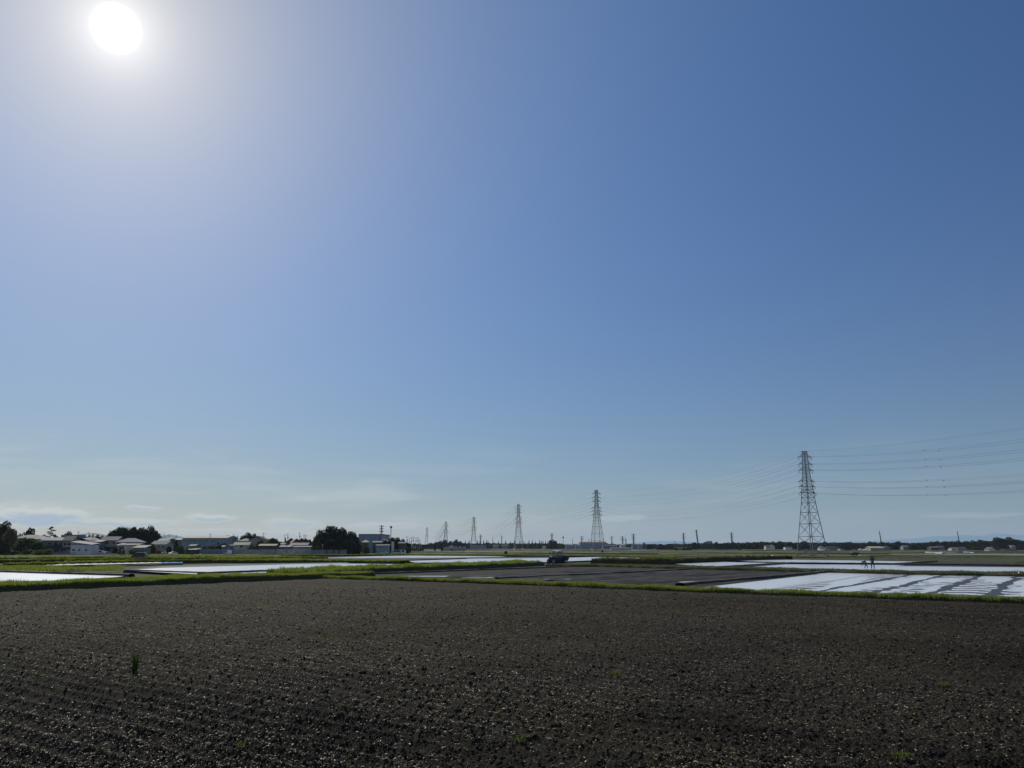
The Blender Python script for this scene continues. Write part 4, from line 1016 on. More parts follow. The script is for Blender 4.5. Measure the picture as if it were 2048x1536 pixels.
def bed(pp, z, m, name, label, cat, seg=40):
    a, b, c, d = [G(x, y, z) for x, y in pp]; vs = []; n1, n2 = seg, 5
    for i in range(n1 + 1):
        for j in range(n2 + 1):
            p = a.lerp(b, i / n1).lerp(d.lerp(c, i / n1), j / n2)
            vs.append((p.x, p.y, p.z + .10 * math.sin(i * 2.1 + j) * (0 < j < n2) + .03 * rv.random()))
    mb = MB(); mb.add(vs, [(i * (n2 + 1) + j, (i + 1) * (n2 + 1) + j, (i + 1) * (n2 + 1) + j + 1, i * (n2 + 1) + j + 1) for i in range(n1) for j in range(n2)])
    tag(mb.build(name, M[m], smooth=True), label, cat)
bed([(88, 1131.4), (325, 1126.2), (322, 1124.6), (110, 1129.0)], .10, 'plastic', 'seedbed_sheet', 'long white rippled sheet covering the seedbeds at the left', 'sheet')
bed([(325, 1126.6), (364, 1126.0), (366, 1124.2), (322, 1124.6)], .08, 'tarp', 'tarpaulin', 'bright blue tarpaulin at the end of the white seedbed sheet', 'tarpaulin', 8)
low_tunnel([(0, 1121.8), (90, 1121.3), (190, 1119.6)], .12, 'thin pale line of plastic film lying in the meadow at the far left')

# fences and walls
def fence(x0, x1, top, Y, label, m, thick=.12, posts=2.0, slats=False, name='fence'):
    a, b = at(x0, 1093, Y), at(x1, 1093, Y); hh = hz(top, Y) + .3; root = empty(name, ((a.x + b.x) / 2, Y, -.3)); tag(root, label, 'fence' if name == 'fence' else 'wall')
    w2 = (b.x - a.x) / 2; mb = MB()
    if slats:
        for k in range(5): mb.box(-w2, w2, -.03, .0, hh * (k + .4) / 5.4, hh * (k + .4) / 5.4 + hh * .11)
    else: mb.box(-w2, w2, -.05, .05, 0, hh)
    mb.build('panel', M[m], root)
    n = max(2, int(2 * w2 / posts))
    if name == 'fence':
        for i in range(min(n, 24) + 1):
            x = -w2 + 2 * w2 * i / min(n, 24); p = MB(); p.box(x - .05, x + .05, -.12, -.053, 0, hh + .1); p.build('post', M[m], root)
fence(104, 152, 1104.4, 292, 'pale slatted fence in front of the white annex', 'greyw', slats=True)
fence(405, 460, 1097.5, 318, 'pale bluish fence below the long hall', 'bluew', slats=True)
fence(554, 622, 1097.2, 330, 'white panel fence in front of the parked cars and carports', 'frame', slats=True)
fence(622, 694, 1099.6, 322, 'long grey wall at the foot of the great tree', 'greyw', name='boundary_wall')
fence(460, 552, 1099.0, 326, 'long pale roadside wall in front of the dark barn', 'concrete', name='boundary_wall')
fence(190, 236, 1106.6, 302, 'low pale kerb wall in front of the parked cars', 'concrete', name='boundary_wall')

# ------------------------------------------------------------------ poles
def upole(px, top, Y, label, arms=1, r=.16, lamp=False):
    h_ = hz(top, Y) + .3; p = at(px, 1093, Y); root = empty('street_lamp' if lamp else 'utility_pole', (p.x, Y, -.3), rv.uniform(-.6, .6))
    tag(root, label, 'street lamp' if lamp else 'utility pole', None if lamp else 'utility poles in and behind the village')
    mb = MB(); mb.bar((0, 0, 0), (0, 0, h_), r, 8, r * .7); mb.build('pole', M['concrete'], root)
    if lamp:
        mb = MB(); mb.cyl((0, 0, h_ + .1), (0, 0, 1), .32, .35, 8); mb.build('lamp_head', M['white'], root); return
    for k in range(arms):
        mb = MB(); mb.bar((-.9, 0, h_ - .5 - k * .9), (.9, 0, h_ - .5 - k * .9), .07, 4); mb.build('cross_arm', M['dark_steel'], root)
    mb = MB(); mb.cyl((.3, 0, h_ - 2.4), (0, 0, 1), .25, .8, 8); mb.build('transformer', M['greyw'], root)
for a in ((154, 1062, 380, 'utility pole above the flat-topped grey building'), (174.5, 1064, 430, 'utility pole between the two groups of domed trees at the left'), (336.5, 1068, 420, 'utility pole above the small hipped roofs left of the hall'),
          (351, 1070, 420, 'utility pole just left of the long hall'), (418.5, 1067, 372, 'utility pole in front of the cream roof of the long hall'), (454, 1069, 430, 'utility pole at the right gable of the long hall'),
          (466, 1068, 440, 'slender utility pole between the hall and the dome-shaped tree'), (473.5, 1071, 400, 'utility pole touching the left side of the dome-shaped tree'), (525.5, 1065, 430, 'utility pole above the sunlit gabled house'),
          (568.5, 1069, 450, 'utility pole left of the four dark gabled houses'), (574.2, 1066.5, 430, 'taller utility pole close left of the four dark gabled houses'), (598, 1064, 440, 'tallest utility pole, above the dark gabled houses'),
          (607, 1068.5, 460, 'utility pole right of the tallest one above the gabled houses'), (610.5, 1070, 470, 'rightmost utility pole above the dark gabled houses'),
          (813.5, 1072, 430, 'utility pole at the lower right end of the sloping trees'), (818.5, 1076, 500, 'short far pole just right of the sloping trees'), (822.5, 1074, 490, 'second far pole right of the sloping trees'),
          (826.5, 1073, 485, 'third far pole right of the sloping trees, with crossarm'), (831.5, 1074.5, 500, 'fourth far pole right of the sloping trees'), (835.5, 1074, 495, 'fifth far pole right of the sloping trees'), (839, 1078, 520, 'shortest and last of the far poles right of the sloping trees'),
          (572.5, 1087, 322, 'dark pole in front of the carport and white fence')):
    upole(*a)
upole(245, 1100.5, 298, 'small street lamp with white head in front of the grove houses', lamp=True, r=.08)
upole(645, 1090.5, 318, 'street lamp with white head at the foot of the great tree', lamp=True, r=.12)

# ------------------------------------------------------------------ vehicles
def car(px, base_py, L_, col, label, rz=0.0, kind='van', name='parked_car', group=None, Y=None):
    p = at(px, 1093, Y) if Y else G(px, base_py, -.25); z = -.28
    root = empty(name, (p.x, p.y, z), rz); tag(root, label, 'car', group)
    Wd = 1.65; hgt = {'van': 1.85, 'car': 1.45, 'truck': 1.8}[kind]; l2 = L_ / 2
    prof_ = {'van': [(-l2, .35), (-l2, 1.0), (-l2 + .35, 1.15), (-l2 + .9, hgt), (l2 - .15, hgt), (l2, 1.2), (l2, .35)],
             'car': [(-l2, .35), (-l2, .75), (-l2 + .9, .95), (-l2 + 1.5, hgt), (l2 - 1.2, hgt), (l2 - .4, .98), (l2, .9), (l2, .35)],
             'truck': [(-l2, .35), (-l2, 1.0), (-l2 + .3, 1.75), (-l2 + 1.25, hgt), (-l2 + 1.3, .75), (l2, .75), (l2, .45), (l2, .35)]}[kind]
    def sweep(pr, w, nm, m, par, inset=0):
        mb = MB(); n = len(pr); mb.add([(q[0], -w / 2, q[1]) for q in pr] + [(q[0], w / 2, q[1]) for q in pr], [tuple(range(n)), tuple(range(n, 2 * n))[::-1]] + [(i, n + i, n + (i + 1) % n, (i + 1) % n) for i in range(n)])
        return mb.build(nm, m, par)
    sweep(prof_, Wd, 'body', M[col], root)
    gz0, gz1 = (1.05, hgt - .12) if kind != 'car' else (.95, hgt - .1)
    gx0, gx1 = {'van': (-l2 + .75, l2 - .25), 'car': (-l2 + 1.35, l2 - 1.05), 'truck': (-l2 + .45, -l2 + 1.15)}[kind]
    sweep([(gx0, gz0), (gx0 + .22, gz1), (gx1 - .15, gz1), (gx1, gz0)], Wd + .03, 'side_window', M['glass'], root)
    for sx in (-l2 + .7, l2 - .7):
        for sy in (-1, 1):
            mb = MB(); mb.cyl((sx, sy * (Wd / 2 - .06), .3), (0, 1, 0), .3, .2, 14); wv = mb.build('wheel', M['dark_rubber'], root)
            mb = MB(); mb.cyl((sx, sy * (Wd / 2 + .045), .3), (0, 1, 0), .17, .03, 10); mb.build('rim', M['steel'], wv)
    for sy in (-1, 1):
        mb = MB(); mb.box(-l2 - .03, -l2 + .02, sy * .62 - .14, sy * .62 + .14, .68, .82); mb.build('headlight', M['frame'], root)
    if kind == 'truck':
        mb = MB(); q = Wd / 2
        for b_ in ((-l2 + 1.35, l2, -q, -q + .05), (-l2 + 1.35, l2, q - .05, q), (l2 - .05, l2, -q + .05, q - .05)): mb.box(*b_, .75, 1.05)
        mb.build('tailboard', M[col], root)
    return root
M['dark_rubber'] = material('tyre_rubber', (0.02, 0.02, 0.021), 0.8, 0.1, 2)
M['car_white'] = material('white_car_paint', (0.70, 0.71, 0.72), 0.25, 0.03, 0.5)
M['car_silver'] = material('silver_car_paint', (0.38, 0.40, 0.42), 0.3, 0.03, 0.5, metal=.4)
M['car_dark'] = material('dark_car_paint', (0.03, 0.035, 0.045), 0.25, 0.03, 0.5)
M['tractor_red'] = material('tractor_paint', (0.04, 0.028, 0.022), 0.6, 0.1, 1.0)
car(197, 1105, 4.2, 'car_white', 'white van parked right of the white annex', kind='van', Y=304)
car(213, 1105, 3.2, 'car_silver', 'pale small car nose-out beside the white van', kind='car', rz=.9, Y=305)
car(280, 1118.6, 3.3, 'car_dark', 'dark little van parked on the meadow track before the village', rz=.15, kind='van', Y=196)
car(318, 1102, 3.6, 'car_silver', 'silver car left of the low wall by the pale tiled house', kind='car', Y=318)
car(328, 1102, 3.3, 'car_silver', 'second silver car, nearer the hedge by the pale tiled house', kind='car', Y=321)
car(347, 1103, 3.3, 'car_white', 'small white car on the verge left of the rounded bushes', kind='car', rz=.7, Y=306)
car(458, 1103, 3.0, 'car_white', 'white pickup at the right end of the pale bluish fence', kind='truck', rz=2.2, Y=312)
for k, (x, c, kd) in enumerate(((558, 'car_silver', 'car'), (570, 'car_silver', 'van'), (585, 'car_white', 'car'), (595.5, 'car_silver', 'car'), (606, 'car_silver', 'car'), (616, 'car_dark', 'van'))):
    car(x, 0, 3.6, c, ('silver car at the left end under the pale carport', 'silver van under the pale carport', 'white car next to the pale carport', 'silver car, second under the long carport', 'silver car, third under the long carport', 'dark van at the right end of the long carport')[k], kind=kd, Y=338, group='cars parked in and by the carports')
car(768, 0, 3.4, 'car_silver', 'grey car in front of the low blue-grey shed', kind='car', Y=326)
car(793, 0, 4.2, 'car_silver', 'long silver van parked under the sloping trees', kind='van', Y=328)
car(802, 0, 4.0, 'car_white', 'pale van at the right end of the parking under the sloping trees', kind='van', Y=336)
for k, (x, y) in enumerate(((1645, 1100), (1651, 1100), (1678, 1100), (1720, 1097.5), (1727, 1097.5), (1731, 1098))):
    car(x, 0, 3.6, 'car_white', ('white car left of the pale shed by the pylon', 'white van just left of the pale shed by the pylon', 'white car below the broad dark hip roof', 'bright white van left of the cream-roofed shed', 'white car, middle of three left of the cream-roofed shed', 'white car closest to the cream-roofed shed')[k], kind='van' if k in (1, 3) else 'car', Y=(560, 560, 575, 560, 565, 560)[k], rz=.8)

# ------------------------------------------------------------------ tractor
tp = at(1112, 1127, 131.0)
TR = empty('tractor', (tp.x, 131.0, -0.02), R(123)); TR.rotation_euler = (0, R(-7), R(123))
tag(TR, 'dark farm tractor with cab and raised rotary tiller facing left on the track', 'tractor')
# local frame: +x is forward
def wheel(x, y, r, wd, n=20):
    mb = MB(); mb.cyl((x, y, r), (0, 1, 0), r * .93, wd, n)
    for k in range(n):
        a = 2 * math.pi * k / n; c = Vector((x + r * .95 * math.cos(a), y, r + r * .95 * math.sin(a))); d = Vector((-math.sin(a), 0, math.cos(a))) * .07
        mb.bar(c - d - Vector((0, wd * .45, 0)), c + d + Vector((0, wd * .45, 0)), r * .06, 4)
    w_ = mb.build('wheel', M['dark_rubber'], TR)
    mb = MB(); mb.cyl((x, y + (wd / 2 + .012) * (1 if y > 0 else -1), r), (0, 1, 0), r * .52, .05, n); mb.build('rim', M['steel'], w_)
for s in (-1, 1):
    wheel(-.55, s * .72, .66, .38); wheel(1.25, s * .62, .42, .28, 16)
mb = MB(); n = 6
mb.xprism([(-.32, .55), (-.36, 1.15), (-.28, 1.32), (.28, 1.32), (.36, 1.15), (.32, .55)], .45, 1.75); mb.build('hood', M['tractor_red'], TR)
mb = MB(); mb.box(1.755, 1.80, -.28, .28, .62, 1.15); mb.build('grille', M['dark_steel'], TR)
for s in (-1, 1):
    mb = MB(); mb.cyl((1.80, s * .22, 1.02), (1, 0, 0), .07, .05, 10); mb.build('headlight', M['frame'], TR)
mb = MB(); mb.box(-1.0, 1.5, -.25, .25, .45, .75); mb.bar((1.25, -.55, .42), (1.25, .55, .42), .07, 6); mb.bar((-.55, -.6, .66), (-.55, .6, .66), .10, 6); mb.build('chassis', M['dark_steel'], TR)
mb = MB(); mb.box(-1.0, .45, -.50, .50, .78, 1.0); mb.build('floor', M['dark_steel'], TR)
mb = MB()
for (x, y, x2) in ((.45, .55, .32), (.45, -.55, .32), (-.25, .6, -.25), (-.25, -.6, -.25), (-1.05, .55, -.95), (-1.05, -.55, -.95)): mb.bar((x, y, .95), (x2, y * .95, 2.25), .045, 6)
mb.build('cab_frame', M['tractor_red'], TR)
mb = MB(); mb.xprism([(-.62, 2.25), (-.66, 2.33), (-.5, 2.43), (.5, 2.43), (.66, 2.33), (.62, 2.25)], -1.05, .42); mb.build('cab_roof', M['beige'], TR)
M['cab_glass'] = bpy.data.materials.new('cab_glass'); M['cab_glass'].use_nodes = True
_b = M['cab_glass'].node_tree.nodes['Principled BSDF']; _b.inputs['Transmission Weight'].default_value = .9; _b.inputs['Roughness'].default_value = .05; _b.inputs['Base Color'].default_value = (.75, .9, .88, 1); _b.inputs['IOR'].default_value = 1.05
def pane(vs): mb = MB(); mb.add(vs + [(v[0] * .995, v[1] * .985, v[2]) for v in vs], [(0, 1, 2, 3), (7, 6, 5, 4), (0, 4, 5, 1), (1, 5, 6, 2), (2, 6, 7, 3), (3, 7, 4, 0)]); mb.build('cab_window', M['cab_glass'], TR)
pane([(.44, -.52, 1.15), (.44, .52, 1.15), (.33, .50, 2.2), (.33, -.50, 2.2)])
pane([(-1.03, -.52, 1.35), (-1.03, .52, 1.35), (-.95, .50, 2.2), (-.95, -.50, 2.2)])
for s in (-1, 1): pane([(.42, s * .57, 1.05), (-.22, s * .61, 1.05), (-.22, s * .58, 2.2), (.32, s * .54, 2.2)]); pane([(-.28, s * .61, 1.35), (-1.02, s * .56, 1.35), (-.94, s * .53, 2.2), (-.28, s * .58, 2.2)])
for s in (-1, 1):
    mb = MB(); pts = [(-.55 + .76 * math.cos(t), .66 + .76 * math.sin(t)) for t in [R(a) for a in range(20, 161, 20)]]
    for p, q in zip(pts[:-1], pts[1:]): mb.add([(p[0], s * .52, p[1]), (q[0], s * .52, q[1]), (q[0], s * .95, q[1]), (p[0], s * .95, p[1]), (p[0], s * .52, p[1] + .04), (q[0], s * .52, q[1] + .04), (q[0], s * .95, q[1] + .04), (p[0], s * .95, p[1] + .04)], [(0, 1, 2, 3), (7, 6, 5, 4), (0, 4, 5, 1), (1, 5, 6, 2), (2, 6, 7, 3), (3, 7, 4, 0)])
    mb.build('mudguard', M['tractor_red'], TR)
    mb = MB(); mb.bar((.4, s * .55, 1.9), (.62, s * .95, 1.95), .02, 4); mb.box(.58, .64, s * .95 - .1, s * .95 + .1, 1.72, 2.05); mb.build('mirror', M['dark_steel'], TR)
mb = MB(); mb.xprism([(-.22, 1.0), (-.22, 1.22), (.22, 1.22), (.22, 1.0)], -.75, -.35); mb.xprism([(-.2, 1.2), (-.2, 1.7), (.2, 1.7), (.2, 1.2)], -.80, -.68); mb.build('seat', M['dark_rubber'], TR)
mb = MB(); mb.bar((.25, 0, 1.0), (.05, 0, 1.45), .03, 6); mb.tube([(.05 + .06 * math.sin(t), .17 * math.cos(t), 1.47 + .12 * math.sin(t)) for t in [math.pi * k / 6 for k in range(13)]], .02, 5); mb.build('steering_wheel', M['dark_rubber'], TR)
RT = MB(); RT.bar((-1.0, -.25, .7), (-1.7, -.25, 1.15), .05, 6); RT.bar((-1.0, .25, .7), (-1.7, .25, 1.15), .05, 6); RT.bar((-1.0, 0, 1.3), (-1.7, 0, 1.5), .05, 6); RT.build('linkage', M['dark_steel'], TR)
RT = MB(); RT.add([(-1.6, -.75, 1.05), (-2.35, -.75, 1.85), (-2.5, -.75, 1.6), (-2.2, -.75, 1.0), (-1.6, .75, 1.05), (-2.35, .75, 1.85), (-2.5, .75, 1.6), (-2.2, .75, 1.0)], [(0, 1, 2, 3), (7, 6, 5, 4), (0, 4, 5, 1), (1, 5, 6, 2), (2, 6, 7, 3), (3, 7, 4, 0)])
RT.box(-1.95, -1.7, -.12, .12, 1.0, 1.7); til = RT.build('rotary_tiller', M['tractor_red'], TR)
mb = MB(); mb.bar((-1.95, -.72, .85), (-1.95, .72, .85), .06, 8)
for k in range(10):
    y = -.68 + k * .15; a = k * 1.9
    for q in range(3):
        t = a + q * 2.1; mb.bar((-1.95, y, .85), (-1.95 + .27 * math.cos(t), y, .85 + .27 * math.sin(t)), .025, 4)
mb.build('tines', M['dark_steel'], til)

# small open machine on the far field, with its driver
mp_ = G(1711, 1110.5, -.05)
FM = empty('farm_machine', (mp_.x, mp_.y, -.25), R(185)); tag(FM, 'small dark open field machine standing by the pylon field, right of the near pylon', 'farm machine')
mb = MB(); mb.add([(-1.5, -.6, .45), (1.4, -.6, .45), (1.5, -.6, 1.0), (.5, -.6, 1.25), (-.2, -.6, 1.2), (-1.6, -.6, .9), (-1.5, .6, .45), (1.4, .6, .45), (1.5, .6, 1.0), (.5, .6, 1.25), (-.2, .6, 1.2), (-1.6, .6, .9)],
                  [(0, 1, 2, 3, 4, 5), (11, 10, 9, 8, 7, 6)] + [(i, 6 + i, 6 + (i + 1) % 6, (i + 1) % 6) for i in range(6)]); mb.build('body', M['car_dark'], FM)
for sx, r_ in ((-.9, .5), (1.0, .4)):
    for s in (-1, 1): mb = MB(); mb.cyl((sx, s * .7, r_), (0, 1, 0), r_, .18, 16); mb.build('wheel', M['dark_rubber'], FM)
mb = MB(); mb.bar((-.3, -.5, 1.2), (-.35, -.5, 2.3), .04, 6); mb.bar((-.3, .5, 1.2), (-.35, .5, 2.3), .04, 6); mb.bar((-.35, -.5, 2.3), (-.35, .5, 2.3), .04, 6); mb.build('roll_bar', M['dark_steel'], FM)
q_ = G(1719, 1110.8, -.05); mb = MB(); V, Fc = (IV * np.array([.75, .45, .30]) * (1 + (rng.random((12, 1)) - .5) * .2)), IF
o = link('bag', np_mesh('bag', V, Fc), M['white'], smooth=True); o.location = (q_.x, q_.y - .6, .0); tag(o, 'white sack lying in front of the small dark field machine', 'sack')

# mounds and a heap of straw
def mound(px, py, hw, hh, m, label, name='mound', z=-.1, cat='mound'):
    p = G(px, py, z); sc = p.y / 1580.0; n, k = 18, 6; vs = [(0, 0, hh * sc)]
    for j in range(1, k + 1):
        for i in range(n):
            t = 2 * math.pi * i / n; rr_ = j / k * hw * sc * (1 + .25 * math.sin(3 * t + px) * (j / k)); vs.append((rr_ * math.cos(t), rr_ * math.sin(t) * 1.3, hh * sc * (1 - (j / k) ** 1.6) + rv.uniform(-.04, .04)))
    fs = [(0, 1 + i, 1 + (i + 1) % n) for i in range(n)] + [(1 + (j - 1) * n + i, 1 + j * n + i, 1 + j * n + (i + 1) % n, 1 + (j - 1) * n + (i + 1) % n) for j in range(1, k) for i in range(n)]
    mb = MB(); mb.add(vs, fs); o = mb.build(name, m, smooth=True); o.location = (p.x, p.y, z); tag(o, label, cat)
mound(2042, 1130.5, 16, 9, M['dry_bank'], 'heap of pale brown earth at the right edge behind the paddies', 'earth_mound')
mound(1548, 1113.6, 10, 4, M['plastic'], 'low pale covered heap left of the pylon feet', 'covered_heap')
mound(1194, 1121.5, 4, 4, M['dark_steel'], 'small dark water gate box by the paddy right of the tractor', 'water_gate', cat='water gate')

# white bird at the edge of the muddy paddy
bp = G(2035, 1152, 0); BD = empty('egret', (bp.x, bp.y - .3, 0), R(60)); tag(BD, 'small white egret standing in the muddy paddy by the right edge', 'bird')
mb = MB(); prof2 = [(-.20, .02, .30), (-.12, .055, .31), (0, .075, .33), (.10, .06, .37), (.15, .03, .43), (.13, .018, .50), (.15, .016, .56), (.19, .022, .60), (.22, .015, .60), (.30, .004, .59)]
n = 8
for i, (x, r_, z) in enumerate(prof2):
    for k in range(n): t = 2 * math.pi * k / n; mb.v.append((x, r_ * math.cos(t), z + r_ * math.sin(t)))
    if i: mb.f += [((i - 1) * n + k, (i - 1) * n + (k + 1) % n, i * n + (k + 1) % n, i * n + k) for k in range(n)]
for s in (-1, 1): mb.bar((0, s * .03, -.05), (0, s * .03, .30), .008, 4)
mb.build('body', M['white'], BD, smooth=True)

# ------------------------------------------------------------------ people
def person(joints, edges, radii, loc, rz, label, skin_m, cloth=None, hat=None):
    me = bpy.data.meshes.new('person'); me.from_pydata([Vector(j) for j in joints], edges, []); me.update()
    o = bpy.data.objects.new('person', me); C.objects.link(o); me.materials.append(skin_m)
    s = o.modifiers.new('skin', 'SKIN'); s.use_smooth_shade = True
    for i, r in enumerate(radii):
        v = me.skin_vertices[0].data[i]; v.radius = (r if isinstance(r, tuple) else (r, r))
    me.skin_vertices[0].data[0].use_root = True
    ss_ = o.modifiers.new('sub', 'SUBSURF'); ss_.levels = 1; ss_.render_levels = 2
    o.location = loc; o.rotation_euler = (0, 0, rz); tag(o, label, 'person'); return o
M['cloth_dark'] = material('dark_work_clothes', (0.018, 0.02, 0.028), 0.9, 0.2, 6)
M['cloth_blue'] = material('pale_blue_shirt', (0.30, 0.36, 0.48), 0.9, 0.1, 6)
def hand(J, E_, Rr, w, d, side):
    "palm and five short fingers from wrist index w, pointing along d"
    p = Vector(J[w]); d = Vector(d).normalized(); s = Vector(side); J.append(tuple(p + d * .07)); E_.append((w, len(J) - 1)); Rr.append(.030); pi_ = len(J) - 1
    for k, (o_, l_) in enumerate(((-.030, .07), (-.010, .08), (.010, .075), (.030, .06))):
        q = Vector(J[pi_]) + s * o_ + d * .02; J.append(tuple(q)); E_.append((pi_, len(J) - 1)); Rr.append(.010)
        q2 = q + d * l_ + Vector((0, -.015, 0)); J.append(tuple(q2)); E_.append((len(J) - 2, len(J) - 1)); Rr.append(.008)
    q = p + d * .03 + s * -.045; J.append(tuple(q)); E_.append((w, len(J) - 1)); Rr.append(.011); J.append(tuple(q + d * .045 + s * -.01)); E_.append((len(J) - 2, len(J) - 1)); Rr.append(.009)
# standing, legs apart, hands at the hips/elbows out, seen from behind
J = [(0, 0, .92), (0, 0, 1.12), (0, 0, 1.36), (0, 0, 1.47), (0, .01, 1.56), (0, .01, 1.67), (-.10, 0, .88), (-.16, 0, .48), (-.18, 0, .06), (-.18, .12, .03), (.10, 0, .88), (.16, 0, .48), (.18, 0, .06), (.18, .12, .03),
     (-.20, 0, 1.38), (-.36, -.03, 1.17), (-.24, .12, 1.00), (.20, 0, 1.38), (.36, -.03, 1.17), (.24, .12, 1.00)]
E_ = [(0, 1), (1, 2), (2, 3), (3, 4), (4, 5), (0, 6), (6, 7), (7, 8), (8, 9), (0, 10), (10, 11), (11, 12), (12, 13), (2, 14), (14, 15), (15, 16), (2, 17), (17, 18), (18, 19)]
Rr = [(.17, .12), (.15, .11), (.19, .12), .06, .075, .085, .10, .075, .055, .045, .10, .075, .055, .045, .075, .052, .038, .075, .052, .038]
hand(J, E_, Rr, 16, (.4, .2, -.9), (0, 1, 0)); hand(J, E_, Rr, 19, (-.4, .2, -.9), (0, 1, 0))
pp = at(1746, 1137, 111.0); P1 = person(J, E_, Rr, (pp.x, 111.0, 0.0), 0.1, 'person standing in dark clothes with elbows out at the paddy edge', M['cloth_dark'])
P1.scale = (1.08, 1.08, 1.0)
mb = MB(); mb.cyl((0, .01, 1.70), (0, 0, 1), .11, .12, 12); mb.cyl((0, .05, 1.655), (0, 0, 1), .14, .02, 12); o = mb.build('cap', M['cloth_dark'], P1)
# bending forward to the left, legs apart
J = [(0, 0, .80), (-.16, 0, .92), (-.36, 0, .94), (-.45, 0, .88), (-.52, 0, .84), (-.60, 0, .80), (.02, -.1, .76), (-.10, -.12, .42), (-.18, -.12, .06), (-.28, -.12, .03), (.05, .1, .76), (.16, .12, .42), (.34, .12, .06), (.24, .12, .03),
     (-.34, -.18, .88), (-.42, -.20, .62), (-.50, -.18, .40), (-.34, .18, .88), (-.44, .18, .64), (-.56, .16, .44)]
E_ = [(0, 1), (1, 2), (2, 3), (3, 4), (4, 5), (0, 6), (6, 7), (7, 8), (8, 9), (0, 10), (10, 11), (11, 12), (12, 13), (2, 14), (14, 15), (15, 16), (2, 17), (17, 18), (18, 19)]
Rr = [(.14, .15), (.13, .14), (.13, .17), .06, .075, .08, .09, .07, .05, .042, .09, .07, .05, .042, .07, .048, .036, .07, .048, .036]
hand(J, E_, Rr, 16, (-.2, 0, -1), (0, 1, 0)); hand(J, E_, Rr, 19, (-.3, 0, -1), (0, 1, 0))
pp = at(1732, 1137, 113.0); P2 = person(J, E_, Rr, (pp.x, 113.0, 0.0), 0, 'person bending down in a pale shirt beside the standing one', M['cloth_dark'])
mb = MB(); prof3 = [((.02, 0, .80), .155, .15), ((-.16, 0, .93), .15, .15), ((-.36, 0, .95), .16, .20), ((-.43, 0, .90), .09, .10)]; n = 12
for i, (c, a_, b_) in enumerate(prof3):
    ax_ = Vector((-.6, 0, .35)).normalized(); up_ = Vector((.35, 0, .6)).normalized()
    for k in range(n): t = 2 * math.pi * k / n; mb.v.append(tuple(Vector(c) + up_ * (a_ * math.sin(t)) + Vector((0, b_ * math.cos(t), 0))))
    if i: mb.f += [((i - 1) * n + k, (i - 1) * n + (k + 1) % n, i * n + (k + 1) % n, i * n + k) for k in range(n)]
mb.build('shirt', M['cloth_blue'], P2, smooth=True)
# ------------------------------------------------------------------ trees
def leaf_quads(P, Nn, s):
    n = len(P); r1 = rng.normal(size=(n, 3)); Nn = Nn + r1 * .7; Nn /= np.linalg.norm(Nn, axis=1)[:, None] + 1e-6
    a = np.cross(Nn, rng.normal(size=(n, 3))); a /= np.linalg.norm(a, axis=1)[:, None] + 1e-6; b = np.cross(Nn, a)
    sz = s * (.6 + .8 * rng.random(n)); a = a * sz[:, None]; b = b * (sz * (.5 + .4 * rng.random(n)))[:, None]
    V = np.stack([P - a, P - b * .9, P + a, P + b * 1.1], 1).reshape(-1, 3); Fc = np.arange(n * 4).reshape(n, 4)
    return V, Fc
def crown_pts(lobes, n, shell=.55):
    "points through the volume of ellipsoid lobes, denser to the rim"
    w_ = np.array([l[3] * l[4] * l[5] for l in lobes]) ** .67; w_ /= w_.sum(); k = rng.choice(len(lobes), n, p=w_); L_ = np.array(lobes)[k]
    d = rng.normal(size=(n, 3)); d /= np.linalg.norm(d, axis=1)[:, None]; r = shell + (1 - shell) * rng.random(n) ** .7
    # dents between twigs
    nz = .78 + .38 * fbm(d[:, 0] * 2.3 + k * 5, d[:, 2] * 2.3 + d[:, 1], 3, 5)
    return L_[:, :3] + d * L_[:, 3:6] * (r * nz)[:, None], d
def limbs(mb, h, top, spread, n, r0):
    mb.bar((0, 0, -.3), (0, 0, h * .55), r0, 8, r0 * .6); mb.bar((0, 0, h * .55), (spread * .08, 0, h * .85), r0 * .6, 6, r0 * .2)
    for i in range(n):
        a = i * 2.4 + rv.random(); z = h * (.28 + .4 * i / n); q = Vector((math.cos(a) * spread * .65, math.sin(a) * spread * .65, min(h * .9, z + h * .25)))
        mid = Vector((math.cos(a) * spread * .3, math.sin(a) * spread * .3, z + h * .08))
        mb.bar((0, 0, z), mid, r0 * .4, 5, r0 * .3); mb.bar(mid, q, r0 * .3, 5, r0 * .08)
PROTO = {}
